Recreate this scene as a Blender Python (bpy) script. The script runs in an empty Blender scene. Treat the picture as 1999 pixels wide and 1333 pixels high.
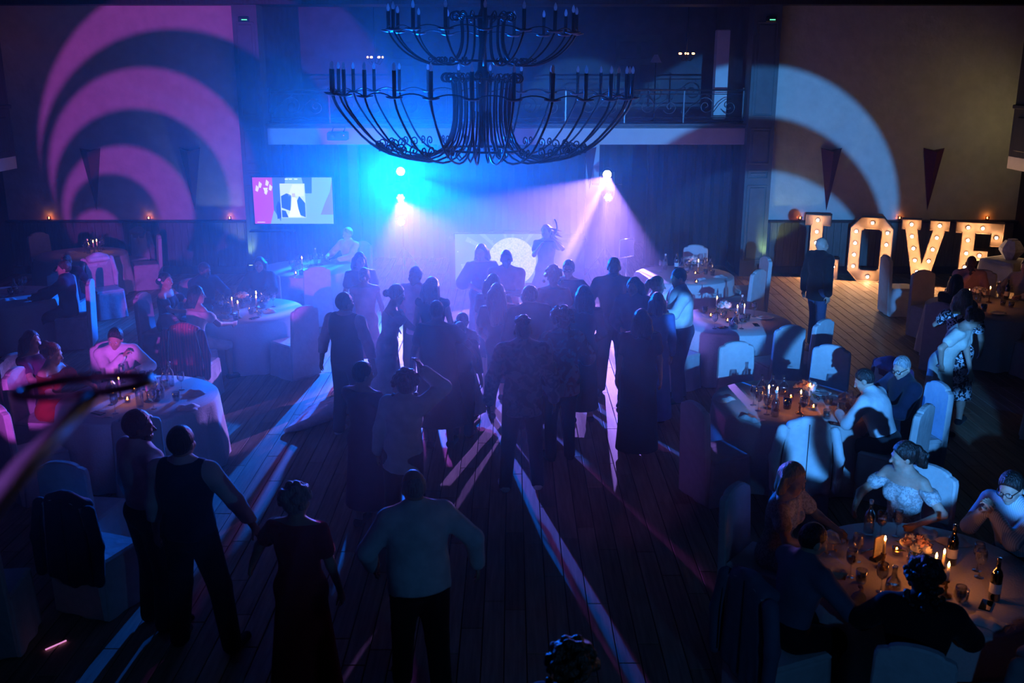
import bpy, bmesh, math, random
import numpy as np
from mathutils import Vector, Matrix, Euler

R = math.radians
random.seed(7)
rng = np.random.default_rng(7)
scene = bpy.context.scene
col = scene.collection

# ---------------------------------------------------------------- camera
cam_data = bpy.data.cameras.new('camera')
cam_data.sensor_width = 36.0
cam_data.lens = 35.0
cam_data.clip_start = 0.05
cam_data.clip_end = 100
cam_data.dof.use_dof = True
cam_data.dof.focus_distance = 15.0
cam_data.dof.aperture_fstop = 3.0
cam = bpy.data.objects.new('camera', cam_data)
cam.location = (0, 0, 4.25)
cam.rotation_euler = (R(90 - 15.4), 0, 0)
col.objects.link(cam)
scene.camera = cam

# ---------------------------------------------------------------- world: a dark closed room
world = bpy.data.worlds.new('world')
scene.world = world
world.use_nodes = True
world.node_tree.nodes['Background'].inputs[0].default_value = (0.004, 0.012, 0.06, 1)
world.node_tree.nodes['Background'].inputs[1].default_value = 0.3

# ---------------------------------------------------------------- view and sampling
vs = scene.view_settings
vs.view_transform = 'Standard'
vs.look = 'None'
vs.exposure = 0.0
vs.gamma = 1.0
vs.use_curve_mapping = False
cy = scene.cycles
cy.use_denoising = True
cy.max_bounces = 4
cy.diffuse_bounces = 1
cy.glossy_bounces = 1
cy.transmission_bounces = 3
cy.transparent_max_bounces = 8
cy.volume_bounces = 1
cy.sample_clamp_indirect = 3.0
cy.sample_clamp_direct = 0.0
cy.caustics_reflective = False
cy.caustics_refractive = False
cy.use_adaptive_sampling = True
cy.adaptive_threshold = 0.07
cy.volume_step_rate = 4.0
cy.volume_max_steps = 48
cy.time_limit = 1050            # seconds, a guard for slow machines


# ---------------------------------------------------------------- stage and room lights
def spot_nodes(light, color):
    """node tree of a projector: emission whose pattern follows the beam direction (a gobo wheel)"""
    light.use_nodes = True
    nt = light.node_tree
    em = nt.nodes['Emission']
    tc = nt.nodes.new('ShaderNodeTexCoord')
    sep = nt.nodes.new('ShaderNodeSeparateXYZ')
    nt.links.new(tc.outputs['Normal'], sep.inputs[0])

    def m(op, a, b=None, clamp=False):
        n = nt.nodes.new('ShaderNodeMath')
        n.operation = op
        n.use_clamp = clamp
        for i, v in enumerate((a, b)):
            if v is None:
                continue
            if isinstance(v, (int, float)):
                n.inputs[i].default_value = v
            else:
                nt.links.new(v, n.inputs[i])
        return n.outputs[0]
    u = m('MULTIPLY', m('DIVIDE', sep.outputs[0], sep.outputs[2]), -1.0)
    v = m('MULTIPLY', m('DIVIDE', sep.outputs[1], sep.outputs[2]), -1.0)
    em.inputs[0].default_value = (*color, 1)
    return nt, em, u, v, m


def add_spot(loc, target, power, size, blend, color, radius, gobo=None):
    l = bpy.data.lights.new('spot', 'SPOT')
    l.energy = power
    l.spot_size = R(size)
    l.spot_blend = blend
    l.color = (1, 1, 1)
    l.shadow_soft_size = radius
    nt, em, u, v, m = spot_nodes(l, color)
    if gobo:
        nt.links.new(gobo(nt, u, v, m), em.inputs[1])
    o = bpy.data.objects.new('spot_lamp', l)
    o.location = loc
    d = Vector(target) - Vector(loc)
    o.rotation_euler = d.to_track_quat('-Z', 'Y').to_euler()
    col.objects.link(o)
    return o


def gobo_circles(lx, lz, L, circles, soft, low=0.5, fill=0.0):
    """eccentric circles cut in a gobo; each circle toggles light (+) or dark (-); numbers are metres on the far wall"""
    def f(nt, u, v, m):
        val = None
        for cx, cz, r, sign in circles:
            du = m('SUBTRACT', u, (cx - lx) / L)
            dv = m('SUBTRACT', v, (cz - lz) / L)
            d = m('SQRT', m('ADD', m('MULTIPLY', du, du), m('MULTIPLY', dv, dv)))
            ins = m('ADD', m('MULTIPLY', m('SUBTRACT', r / L, d), L / soft), 0.5, True)
            if val is None:
                val = ins
            elif sign > 0:
                val = m('MAXIMUM', val, ins)
            else:
                val = m('MULTIPLY', val, m('SUBTRACT', 1.0, ins))
        # lower rays dimmed by hand so that near things stay dark
        fall = m('MULTIPLY', m('ADD', v, 0.22), 1.0 / 0.16, True)
        out = m('MULTIPLY', val, m('ADD', m('MULTIPLY', fall, 1.0 - low), low))
        return m('ADD', out, fill) if fill else out        # even fill added over the pattern to lift unlit near things
    return f


def streak_rays(n, sharp, base, seed=0.0, rad=0.0):
    """bright and dark streaks put into the beam: intensity varies with the angle round the axis"""
    def f(nt, u, v, m):
        ang = m('ARCTAN2', v, u)
        tex = nt.nodes.new('ShaderNodeTexNoise')
        tex.noise_dimensions = '2D'
        comb = nt.nodes.new('ShaderNodeCombineXYZ')
        nt.links.new(m('MULTIPLY', ang, n), comb.inputs[0])
        r = m('SQRT', m('ADD', m('MULTIPLY', u, u), m('MULTIPLY', v, v)))
        nt.links.new(m('ADD', m('MULTIPLY', r, rad), seed), comb.inputs[1])
        nt.links.new(comb.outputs[0], tex.inputs['Vector'])
        tex.inputs['Scale'].default_value = 1.0
        tex.inputs['Detail'].default_value = 1.5
        t = m('MULTIPLY', m('SUBTRACT', tex.outputs[0], 0.5 - 0.5 / sharp), sharp, True)
        return m('ADD', m('MULTIPLY', t, 1.0 - base), base)
    return f


def gobo_stripes(nx, ny, k, sharp, base, seed=0.0):
    """a slit gobo: uneven bright and dark fans side by side"""
    def f(nt, u, v, m):
        w = m('ADD', m('MULTIPLY', u, nx), m('MULTIPLY', v, ny))
        tex = nt.nodes.new('ShaderNodeTexNoise')
        tex.noise_dimensions = '1D'
        nt.links.new(m('ADD', m('MULTIPLY', w, k), seed), tex.inputs['W'])
        tex.inputs['Scale'].default_value = 1.0
        tex.inputs['Detail'].default_value = 1.0
        t = m('MULTIPLY', m('SUBTRACT', tex.outputs[0], 0.5 - 0.5 / sharp), sharp, True)
        return m('ADD', m('MULTIPLY', t, 1.0 - base), base)
    return f


# swirl projector, violet, throwing crescents on the far wall above the dining tables
PX, PY, PZ = 2.0, 1.7, 2.52
PURPLE = [(-6.15, 2.42, 3.62, 1), (-6.81, 1.98, 3.02, -1), (-7.46, 2.08, 2.16, 1), (-7.74, 1.60, 1.84, -1),
          (-8.06, 1.31, 1.37, 1), (-8.36, 1.18, 0.945, -1), (-8.74, 0.84, 0.52, 1),
          (-8.45, 0.35, 0.40, 1), (-7.45, -0.5, 0.62, 1), (-9.25, -1.35, 0.75, 1), (-5.95, 0.1, 0.36, 1), (-6.75, 0.5, 0.24, 1), (-4.5, -1.3, 1.4, -1)]
add_spot((-PX, PY, PZ), (-PX, 20.9, PZ), 7500, 80, 0.1, (0.50, 0.07, 0.74), 0.04,
         gobo_circles(-PX, PZ, 20.9 - PY, PURPLE, 0.13, 0.5))
# its blue twin on the other side
BLUE = [(5.01, 1.19, 3.10, 1), (4.95, 0.33, 2.97, -1), (5.13, -0.44, 2.62, 1), (2.9, -2.5, 0.8, -1), (6.1, -1.6, 2.0, -1), (6.38, -1.55, 1.74, 1), (4.9, -4.8, 1.6, -1),
        (2.15, 0.25, 0.42, 1), (8.45, -0.3, 0.62, 1), (8.95, -2.35, 0.85, 1), (1.72, 2.9, 1.22, 1), (-4.5, 2.88, 0.5, 1)]
add_spot((PX, PY, PZ), (PX, 20.9, PZ), 13500, 110, 0.1, (0.06, 0.33, 1.0), 0.04,
         gobo_circles(PX, PZ, 20.9 - PY, BLUE, 0.13, 0.22, 0.0028))  # with a faint blue fill added for the near figures
# stage: blue moving head fanning up and out over the room
add_spot((-2.19, 19.5, 2.27), (-4.4, 8.0, 4.6), 6800, 140, 0.6, (0.0, 0.115, 1.0), 0.02,
         streak_rays(4.2, 5.5, 0.10, 3.1))  # dark streaks in the beam stand for shadows of the chandelier arms
# second blue spot added at the same head, filling the haze and dance floor
add_spot((-2.19, 19.5, 2.20), (-1.1, 10.0, 1.5), 6600, 76, 0.8, (0.0, 0.14, 1.0), 0.03)
# stage: lilac floods below it, sweeping low across the dance floor
add_spot((-2.20, 19.5, 1.74), (-0.4, 12.0, 0.0), 2900, 36, 0.5, (0.46, 0.08, 0.80), 0.05)
add_spot((-2.21, 19.5, 1.30), (-1.9, 12.0, 0.6), 70, 50, 0.9, (1.0, 0.75, 0.6), 0.06)
# stage: lilac moving head fanning down over the dancers
add_spot((1.88, 19.5, 2.22), (0.37, 15.5, 0.0), 7600, 62, 0.12, (0.36, 0.20, 1.0), 0.02,
         gobo_stripes(0.9, 0.44, 13.0, 5.0, 0.10, 4.0))
# unseen narrow violet spot added behind the camera to light the hoop bars
add_spot((-1.3, -2.6, 5.3), (-0.57, 1.12, 3.81), 420, 9, 0.5, (0.5, 0.16, 1.0), 0.04)

# ================================================================ materials
MATS = {}


def mat(name, color, rough=0.7, metal=0.0, bump=0.0, scale=20.0, var=0.15, spec=0.3, emit=None, estr=0.0, sheen=0.0, detail=3.0, aniso=None):
    if name in MATS:
        return MATS[name]
    m = bpy.data.materials.new(name)
    m.use_nodes = True
    nt = m.node_tree
    b = nt.nodes['Principled BSDF']
    b.inputs['Roughness'].default_value = rough
    b.inputs['Metallic'].default_value = metal
    b.inputs['Specular IOR Level'].default_value = spec
    if sheen:
        b.inputs['Sheen Weight'].default_value = sheen
    tc = nt.nodes.new('ShaderNodeTexCoord')
    nz = nt.nodes.new('ShaderNodeTexNoise')
    nz.inputs['Scale'].default_value = scale
    nz.inputs['Detail'].default_value = detail
    src = tc.outputs['Object']
    if aniso:
        mp = nt.nodes.new('ShaderNodeMapping')
        mp.inputs['Scale'].default_value = aniso
        nt.links.new(src, mp.inputs[0])
        src = mp.outputs[0]
    nt.links.new(src, nz.inputs['Vector'])
    rp = nt.nodes.new('ShaderNodeValToRGB')
    c = color
    rp.color_ramp.elements[0].position = 0.3
    rp.color_ramp.elements[1].position = 0.7
    rp.color_ramp.elements[0].color = (c[0] * (1 - var), c[1] * (1 - var), c[2] * (1 - var), 1)
    rp.color_ramp.elements[1].color = (min(1, c[0] * (1 + var)), min(1, c[1] * (1 + var)), min(1, c[2] * (1 + var)), 1)
    nt.links.new(nz.outputs[0], rp.inputs[0])
    nt.links.new(rp.outputs[0], b.inputs['Base Color'])
    if bump:
        bp = nt.nodes.new('ShaderNodeBump')
        bp.inputs['Strength'].default_value = min(1.0, bump)
        bp.inputs['Distance'].default_value = 0.03
        nt.links.new(nz.outputs[0], bp.inputs['Height'])
        nt.links.new(bp.outputs[0], b.inputs['Normal'])
    if emit:
        b.inputs['Emission Color'].default_value = (*emit, 1)
        b.inputs['Emission Strength'].default_value = estr
    MATS[name] = m
    return m


def emit_mat(name, color, strength):
    if name in MATS:
        return MATS[name]
    m = bpy.data.materials.new(name)
    m.use_nodes = True
    nt = m.node_tree
    nt.nodes.remove(nt.nodes['Principled BSDF'])
    e = nt.nodes.new('ShaderNodeEmission')
    e.inputs[0].default_value = (*color, 1)
    e.inputs[1].default_value = strength
    nt.links.new(e.outputs[0], nt.nodes['Material Output'].inputs[0])
    if strength < 20 or name.startswith('lens'):
        m.cycles.emission_sampling = 'NONE'      # too weak to be worth aiming rays at
    MATS[name] = m
    return m


def glass_mat(name, tint, refl=0.9, body=0.0):
    """thin table glass: see-through with a reflecting skin"""
    m = bpy.data.materials.new(name)
    m.use_nodes = True
    nt = m.node_tree
    nt.nodes.remove(nt.nodes['Principled BSDF'])
    tr = nt.nodes.new('ShaderNodeBsdfTransparent')
    tr.inputs[0].default_value = (*tint, 1)
    gl = nt.nodes.new('ShaderNodeBsdfGlossy')
    gl.inputs['Roughness'].default_value = 0.06
    gl.inputs['Color'].default_value = (refl, refl, refl, 1)
    fr = nt.nodes.new('ShaderNodeLayerWeight')
    fr.inputs['Blend'].default_value = 0.35
    mp = nt.nodes.new('ShaderNodeMath')
    mp.operation = 'MULTIPLY_ADD'
    mp.inputs[1].default_value = 0.9
    mp.inputs[2].default_value = 0.10
    nt.links.new(fr.outputs['Facing'], mp.inputs[0])
    mx = nt.nodes.new('ShaderNodeMixShader')
    nt.links.new(mp.outputs[0], mx.inputs[0])
    nt.links.new(tr.outputs[0], mx.inputs[1])
    nt.links.new(gl.outputs[0], mx.inputs[2])
    nt.links.new(mx.outputs[0], nt.nodes['Material Output'].inputs[0])
    MATS[name] = m
    return m


glass_mat('clear_glass', (0.93, 0.95, 0.97))
glass_mat('smoked_glass', (0.25, 0.27, 0.3))
glass_mat('bottle_glass', (0.05, 0.09, 0.05))
glass_mat('amber_glass', (0.9, 0.75, 0.55))
mat('plaster', (0.62, 0.55, 0.47), 0.85, bump=0.55, scale=5.0, var=0.07, detail=8.0)
mat('fascia', (0.72, 0.68, 0.62), 0.8, bump=0.1, scale=6, var=0.04)
mat('dark_wood', (0.035, 0.032, 0.03), 0.5, bump=0.1, scale=4, var=0.3, aniso=(8, 8, 0.6))
mat('pilaster_paint', (0.10, 0.13, 0.13), 0.55, bump=0.06, scale=5, var=0.12)
mat('wainscot', (0.13, 0.13, 0.12), 0.6, bump=0.08, scale=4, var=0.2, aniso=(8, 8, 0.6))
mat('ceiling_paint', (0.03, 0.03, 0.035), 0.9)
mat('alcove_paint', (0.11, 0.12, 0.14), 0.8, bump=0.1, scale=3)
mat('curtain', (0.05, 0.05, 0.07), 0.9, var=0.1)
mat('iron', (0.03, 0.03, 0.035), 0.45, metal=0.6, bump=0.1, scale=40)
mat('bright_iron', (0.10, 0.10, 0.11), 0.35, metal=0.8)
mat('black_plastic', (0.012, 0.012, 0.014), 0.4)
mat('candle_sleeve', (0.05, 0.045, 0.04), 0.6)
mat('bulb_glass', (0.75, 0.75, 0.72), 0.15, spec=0.6)
_nt = MATS['bulb_glass'].node_tree
_tl = _nt.nodes.new('ShaderNodeBsdfTranslucent')
_tl.inputs[0].default_value = (0.9, 0.9, 0.88, 1)
_mx = _nt.nodes.new('ShaderNodeMixShader')
_mx.inputs[0].default_value = 0.6
_nt.links.new(_nt.nodes['Principled BSDF'].outputs[0], _mx.inputs[1])
_nt.links.new(_tl.outputs[0], _mx.inputs[2])
_nt.links.new(_mx.outputs[0], _nt.nodes['Material Output'].inputs[0])
mat('grey_paint', (0.5, 0.5, 0.52), 0.4, spec=0.5)
mat('wax', (0.8, 0.75, 0.65), 0.5)
mat('brass', (0.35, 0.22, 0.08), 0.3, metal=0.9)
mat('linen', (0.72, 0.70, 0.67), 0.9, bump=0.15, scale=60, var=0.05)
mat('napkin_cloth', (0.8, 0.79, 0.77), 0.9, bump=0.15, scale=50, var=0.04)
mat('chair_cover', (0.60, 0.58, 0.56), 0.85, bump=0.25, scale=14, var=0.06)
mat('dark_chair', (0.018, 0.018, 0.022), 0.85, bump=0.2, scale=14, var=0.2)
mat('red_sconce', (0.10, 0.008, 0.010), 0.5, var=0.2)
mat('letter_board', (0.17, 0.12, 0.085), 0.7, bump=0.05, scale=10, var=0.1)
mat('letter_edge', (0.2, 0.13, 0.085), 0.7, var=0.1)
mat('porcelain', (0.8, 0.8, 0.8), 0.25, spec=0.5)
mat('steel', (0.5, 0.5, 0.5), 0.25, metal=1.0)
mat('wine', (0.08, 0.004, 0.008), 0.1, spec=0.5)
mat('water', (0.4, 0.42, 0.44), 0.1, spec=0.5)
mat('rose_white', (0.85, 0.82, 0.78), 0.6)
mat('rose_blush', (0.75, 0.42, 0.36), 0.6)
mat('leaf_green', (0.06, 0.12, 0.06), 0.6)
mat('paper', (0.8, 0.79, 0.76), 0.8)
mat('skin', (0.50, 0.32, 0.24), 0.55, bump=0.03, scale=40, var=0.06, spec=0.35)
mat('skin_deep', (0.12, 0.065, 0.04), 0.5, bump=0.03, scale=40, var=0.06, spec=0.35)
mat('eye_white', (0.7, 0.7, 0.7), 0.2)
for n_, c_ in dict(black=(0.012, 0.012, 0.015), navy=(0.012, 0.018, 0.045), charcoal=(0.03, 0.03, 0.035), white=(0.78, 0.77, 0.76),
                   cream=(0.66, 0.6, 0.5), pink=(0.7, 0.42, 0.42), red=(0.35, 0.012, 0.018), coral=(0.55, 0.13, 0.09),
                   blue=(0.07, 0.16, 0.4), denim=(0.05, 0.08, 0.16), brown=(0.16, 0.10, 0.07), grey=(0.22, 0.22, 0.23),
                   plum=(0.10, 0.03, 0.10), sage=(0.2, 0.24, 0.2), slate=(0.12, 0.15, 0.22)).items():
    mat('cloth_' + n_, c_, 0.85, bump=0.35, scale=9, var=0.12, spec=0.2, sheen=0.07)
for n_, c_ in dict(black=(0.012, 0.01, 0.009), brown=(0.05, 0.025, 0.013), auburn=(0.22, 0.05, 0.02), blond=(0.42, 0.28, 0.14), grey=(0.3, 0.29, 0.28)).items():
    mat('hair_' + n_, c_, 0.45, bump=0.7, scale=26, var=0.35, spec=0.5, aniso=(3, 3, 0.5))


def print_cloth(name, a, b, scale, thr=0.5):
    """printed fabric: blotches of one colour on another"""
    m = bpy.data.materials.new(name)
    m.use_nodes = True
    nt = m.node_tree
    bs = nt.nodes['Principled BSDF']
    bs.inputs['Roughness'].default_value = 0.85
    tc = nt.nodes.new('ShaderNodeTexCoord')
    nz = nt.nodes.new('ShaderNodeTexNoise')
    nz.inputs['Scale'].default_value = scale
    nz.inputs['Detail'].default_value = 2
    nz.inputs['Distortion'].default_value = 1.2
    nt.links.new(tc.outputs['Object'], nz.inputs['Vector'])
    rp = nt.nodes.new('ShaderNodeValToRGB')
    rp.color_ramp.elements[0].position = thr - 0.03
    rp.color_ramp.elements[1].position = thr + 0.03
    rp.color_ramp.elements[0].color = (*a, 1)
    rp.color_ramp.elements[1].color = (*b, 1)
    nt.links.new(nz.outputs[0], rp.inputs[0])
    nt.links.new(rp.outputs[0], bs.inputs['Base Color'])
    MATS[name] = m


def stripe_cloth(name, a, b, scale, axis='X'):
    m = bpy.data.materials.new(name)
    m.use_nodes = True
    nt = m.node_tree
    bs = nt.nodes['Principled BSDF']
    bs.inputs['Roughness'].default_value = 0.85
    tc = nt.nodes.new('ShaderNodeTexCoord')
    w = nt.nodes.new('ShaderNodeTexWave')
    w.bands_direction = axis
    w.inputs['Scale'].default_value = scale
    w.inputs['Distortion'].default_value = 0.6
    nt.links.new(tc.outputs['Object'], w.inputs['Vector'])
    rp = nt.nodes.new('ShaderNodeValToRGB')
    rp.color_ramp.elements[0].position = 0.45
    rp.color_ramp.elements[1].position = 0.55
    rp.color_ramp.elements[0].color = (*a, 1)
    rp.color_ramp.elements[1].color = (*b, 1)
    nt.links.new(w.outputs[0], rp.inputs[0])
    nt.links.new(rp.outputs[0], bs.inputs['Base Color'])
    MATS[name] = m


print_cloth('print_leafy', (0.10, 0.14, 0.17), (0.26, 0.30, 0.33), 11)
print_cloth('print_blouse', (0.20, 0.10, 0.12), (0.26, 0.30, 0.33), 7)
print_cloth('print_dress', (0.012, 0.012, 0.02), (0.75, 0.75, 0.78), 20, 0.5)
print_cloth('print_lace', (0.35, 0.33, 0.32), (0.6, 0.57, 0.55), 40)
stripe_cloth('stripe_shirt', (0.62, 0.64, 0.68), (0.34, 0.38, 0.46), 26)
stripe_cloth('stripe_scarf', (0.45, 0.05, 0.10), (0.20, 0.03, 0.08), 9)

# ================================================================ mesh helpers
def link(o, parent=None):
    col.objects.link(o)
    if parent is not None:
        o.parent = parent
    return o


def mesh_np(name, V, Fq, smooth=True, material=None):
    V = np.asarray(V, dtype=np.float32)
    Fq = np.asarray(Fq, dtype=np.int32)
    me = bpy.data.meshes.new(name)
    n = len(Fq)
    me.vertices.add(len(V))
    me.vertices.foreach_set('co', V.ravel())
    me.loops.add(n * 4)
    me.loops.foreach_set('vertex_index', Fq.ravel())
    me.polygons.add(n)
    me.polygons.foreach_set('loop_start', np.arange(0, n * 4, 4, dtype=np.int32))
    me.polygons.foreach_set('loop_total', np.full(n, 4, dtype=np.int32))
    me.polygons.foreach_set('use_smooth', np.full(n, smooth, dtype=bool))
    me.update(calc_edges=True)
    if material:
        me.materials.append(MATS[material])
    return me


class MB:
    """collects boxes, tubes, lathes and prisms into one mesh"""

    def __init__(self):
        self.v = []
        self.f = []
        self.s = []

    def add(self, v, f, smooth=False):
        k = len(self.v)
        self.v += [tuple(p) for p in v]
        self.f += [tuple(i + k for i in q) for q in f]
        self.s += [smooth] * len(f)
        return self

    def box(self, c, s, rot=None):
        x, y, z = s[0] / 2, s[1] / 2, s[2] / 2
        p = [(-x, -y, -z), (x, -y, -z), (x, y, -z), (-x, y, -z), (-x, -y, z), (x, -y, z), (x, y, z), (-x, y, z)]
        if rot is not None:
            p = [rot @ Vector(q) for q in p]
        p = [(q[0] + c[0], q[1] + c[1], q[2] + c[2]) for q in p]
        return self.add(p, [(0, 3, 2, 1), (4, 5, 6, 7), (0, 1, 5, 4), (1, 2, 6, 5), (2, 3, 7, 6), (3, 0, 4, 7)])

    def bevel_box(self, c, s, b=0.01, rot=None):
        x, y, z = s[0] / 2, s[1] / 2, s[2] / 2
        o = []
        for (dx, dy, zz) in ((x - b, y - b, -z), (x, y, -z + b), (x, y, z - b), (x - b, y - b, z)):
            o.append([(-dx, -dy, zz), (dx, -dy, zz), (dx, dy, zz), (-dx, dy, zz)])
        p = [q for r_ in o for q in r_]
        if rot is not None:
            p = [tuple(rot @ Vector(q)) for q in p]
        p = [(q[0] + c[0], q[1] + c[1], q[2] + c[2]) for q in p]
        f = [(0, 3, 2, 1), (12, 13, 14, 15)]
        for k in range(3):
            for i in range(4):
                j = (i + 1) % 4
                f.append((k * 4 + i, k * 4 + j, k * 4 + 4 + j, k * 4 + 4 + i))
        return self.add(p, f)

    def lathe(self, prof, n=16, c=(0, 0, 0), smooth=True, rot=None):
        v, f = [], []
        for r, z in prof:
            for i in range(n):
                a = 2 * math.pi * i / n
                v.append((r * math.cos(a), r * math.sin(a), z))
        for k in range(len(prof) - 1):
            for i in range(n):
                j = (i + 1) % n
                f.append((k * n + i, k * n + j, k * n + n + j, k * n + n + i))
        if rot is not None:
            v = [tuple(rot @ Vector(p)) for p in v]
        v = [(p[0] + c[0], p[1] + c[1], p[2] + c[2]) for p in v]
        return self.add(v, f, smooth)

    def tube(self, path, r, n=6, closed=False, caps=True):
        P = [Vector(p) for p in path]
        m = len(P)
        rr = r if isinstance(r, (list, tuple)) else [r] * m
        v, f = [], []
        up = Vector((0.13, 0.31, 0.94))
        prev = None
        for i in range(m):
            if closed:
                t = P[(i + 1) % m] - P[i - 1]
            else:
                t = P[min(i + 1, m - 1)] - P[max(i - 1, 0)]
            t.normalize()
            if prev is None:
                x = t.cross(up)
                if x.length < 1e-3:
                    x = t.cross(Vector((1, 0, 0)))
            else:
                x = prev - t * prev.dot(t)
            x.normalize()
            prev = x
            y = t.cross(x)
            for k in range(n):
                a = 2 * math.pi * k / n
                v.append(P[i] + (x * math.cos(a) + y * math.sin(a)) * rr[i])
        for i in range(m if closed else m - 1):
            for k in range(n):
                j = (k + 1) % n
                i2 = (i + 1) % m
                f.append((i * n + k, i * n + j, i2 * n + j, i2 * n + k))
        if caps and not closed:
            f.append(tuple(range(n - 1, -1, -1)))
            f.append(tuple((m - 1) * n + k for k in range(n)))
        return self.add(v, f, True)

    def prism(self, outline, d0, d1, axis='y'):
        """outline in (x,z) extruded along y"""
        n = len(outline)
        v = [(x, d0, z) for x, z in outline] + [(x, d1, z) for x, z in outline]
        f = [tuple(range(n)), tuple(range(2 * n - 1, n - 1, -1))]
        for i in range(n):
            j = (i + 1) % n
            f.append((j, i, n + i, n + j))
        return self.add(v, f)

    def sphere(self, c, r, n=10, m=6, squash=(1, 1, 1)):
        prof = [(max(1e-4, r * math.sin(math.pi * k / m)), -r * math.cos(math.pi * k / m)) for k in range(m + 1)]
        v, f = [], []
        for a, z in prof:
            for i in range(n):
                t = 2 * math.pi * i / n
                v.append((c[0] + a * math.cos(t) * squash[0], c[1] + a * math.sin(t) * squash[1], c[2] + z * squash[2]))
        for k in range(m):
            for i in range(n):
                j = (i + 1) % n
                f.append((k * n + i, k * n + j, k * n + n + j, k * n + n + i))
        return self.add(v, f, True)

    def mesh(self, name, material):
        me = bpy.data.meshes.new(name)
        me.from_pydata([tuple(p) for p in self.v], [], self.f)
        me.polygons.foreach_set('use_smooth', self.s)
        me.materials.append(MATS[material] if isinstance(material, str) else material)
        me.update()
        return me

    def obj(self, name, material, parent=None, loc=(0, 0, 0), rz=0.0):
        o = bpy.data.objects.new(name, self.mesh(name, material))
        o.location = loc
        o.rotation_euler = (0, 0, rz)
        return link(o, parent)


def tag(o, label=None, cat=None, group=None, kind=None):
    if label:
        o['label'] = label
    if cat:
        o['category'] = cat
    if group:
        o['group'] = group
    if kind:
        o['kind'] = kind
    return o


def empty(name, loc=(0, 0, 0), rz=0.0, label=None, cat=None, group=None):
    o = bpy.data.objects.new(name, None)
    o.location = loc
    o.rotation_euler = (0, 0, rz)
    o.empty_display_size = 0.1
    link(o)
    return tag(o, label, cat, group)


def obj_of(name, me, parent=None, loc=(0, 0, 0), rz=0.0):
    o = bpy.data.objects.new(name, me)
    o.location = loc
    o.rotation_euler = (0, 0, rz)
    return link(o, parent)


def copy_tree(o, parent=None):
    c = o.copy()
    col.objects.link(c)
    c.parent = parent
    for ch in o.children:
        copy_tree(ch, c)
    return c


# ================================================================ smooth-blended bodies
def cone(a, b, ra, rb, k=0.03, sq=None, tag_=''):
    return dict(t='c', a=np.array(a, float), b=np.array(b, float), ra=ra, rb=rb, k=k, sq=sq, tag=tag_)


def ell(c, r, M=None, k=0.03, tag_='', sub=False):
    return dict(t='e', a=np.array(c, float), r=np.array(r, float), M=np.eye(3) if M is None else np.array(M), k=k, tag=tag_, sub=sub, sq=None)


def prim_box(p, inf):
    if p['t'] == 'c':
        m = max(p['ra'], p['rb']) + inf
        return np.minimum(p['a'], p['b']) - m, np.maximum(p['a'], p['b']) + m
    m = p['r'].max() + inf
    return p['a'] - m, p['a'] + m


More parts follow.
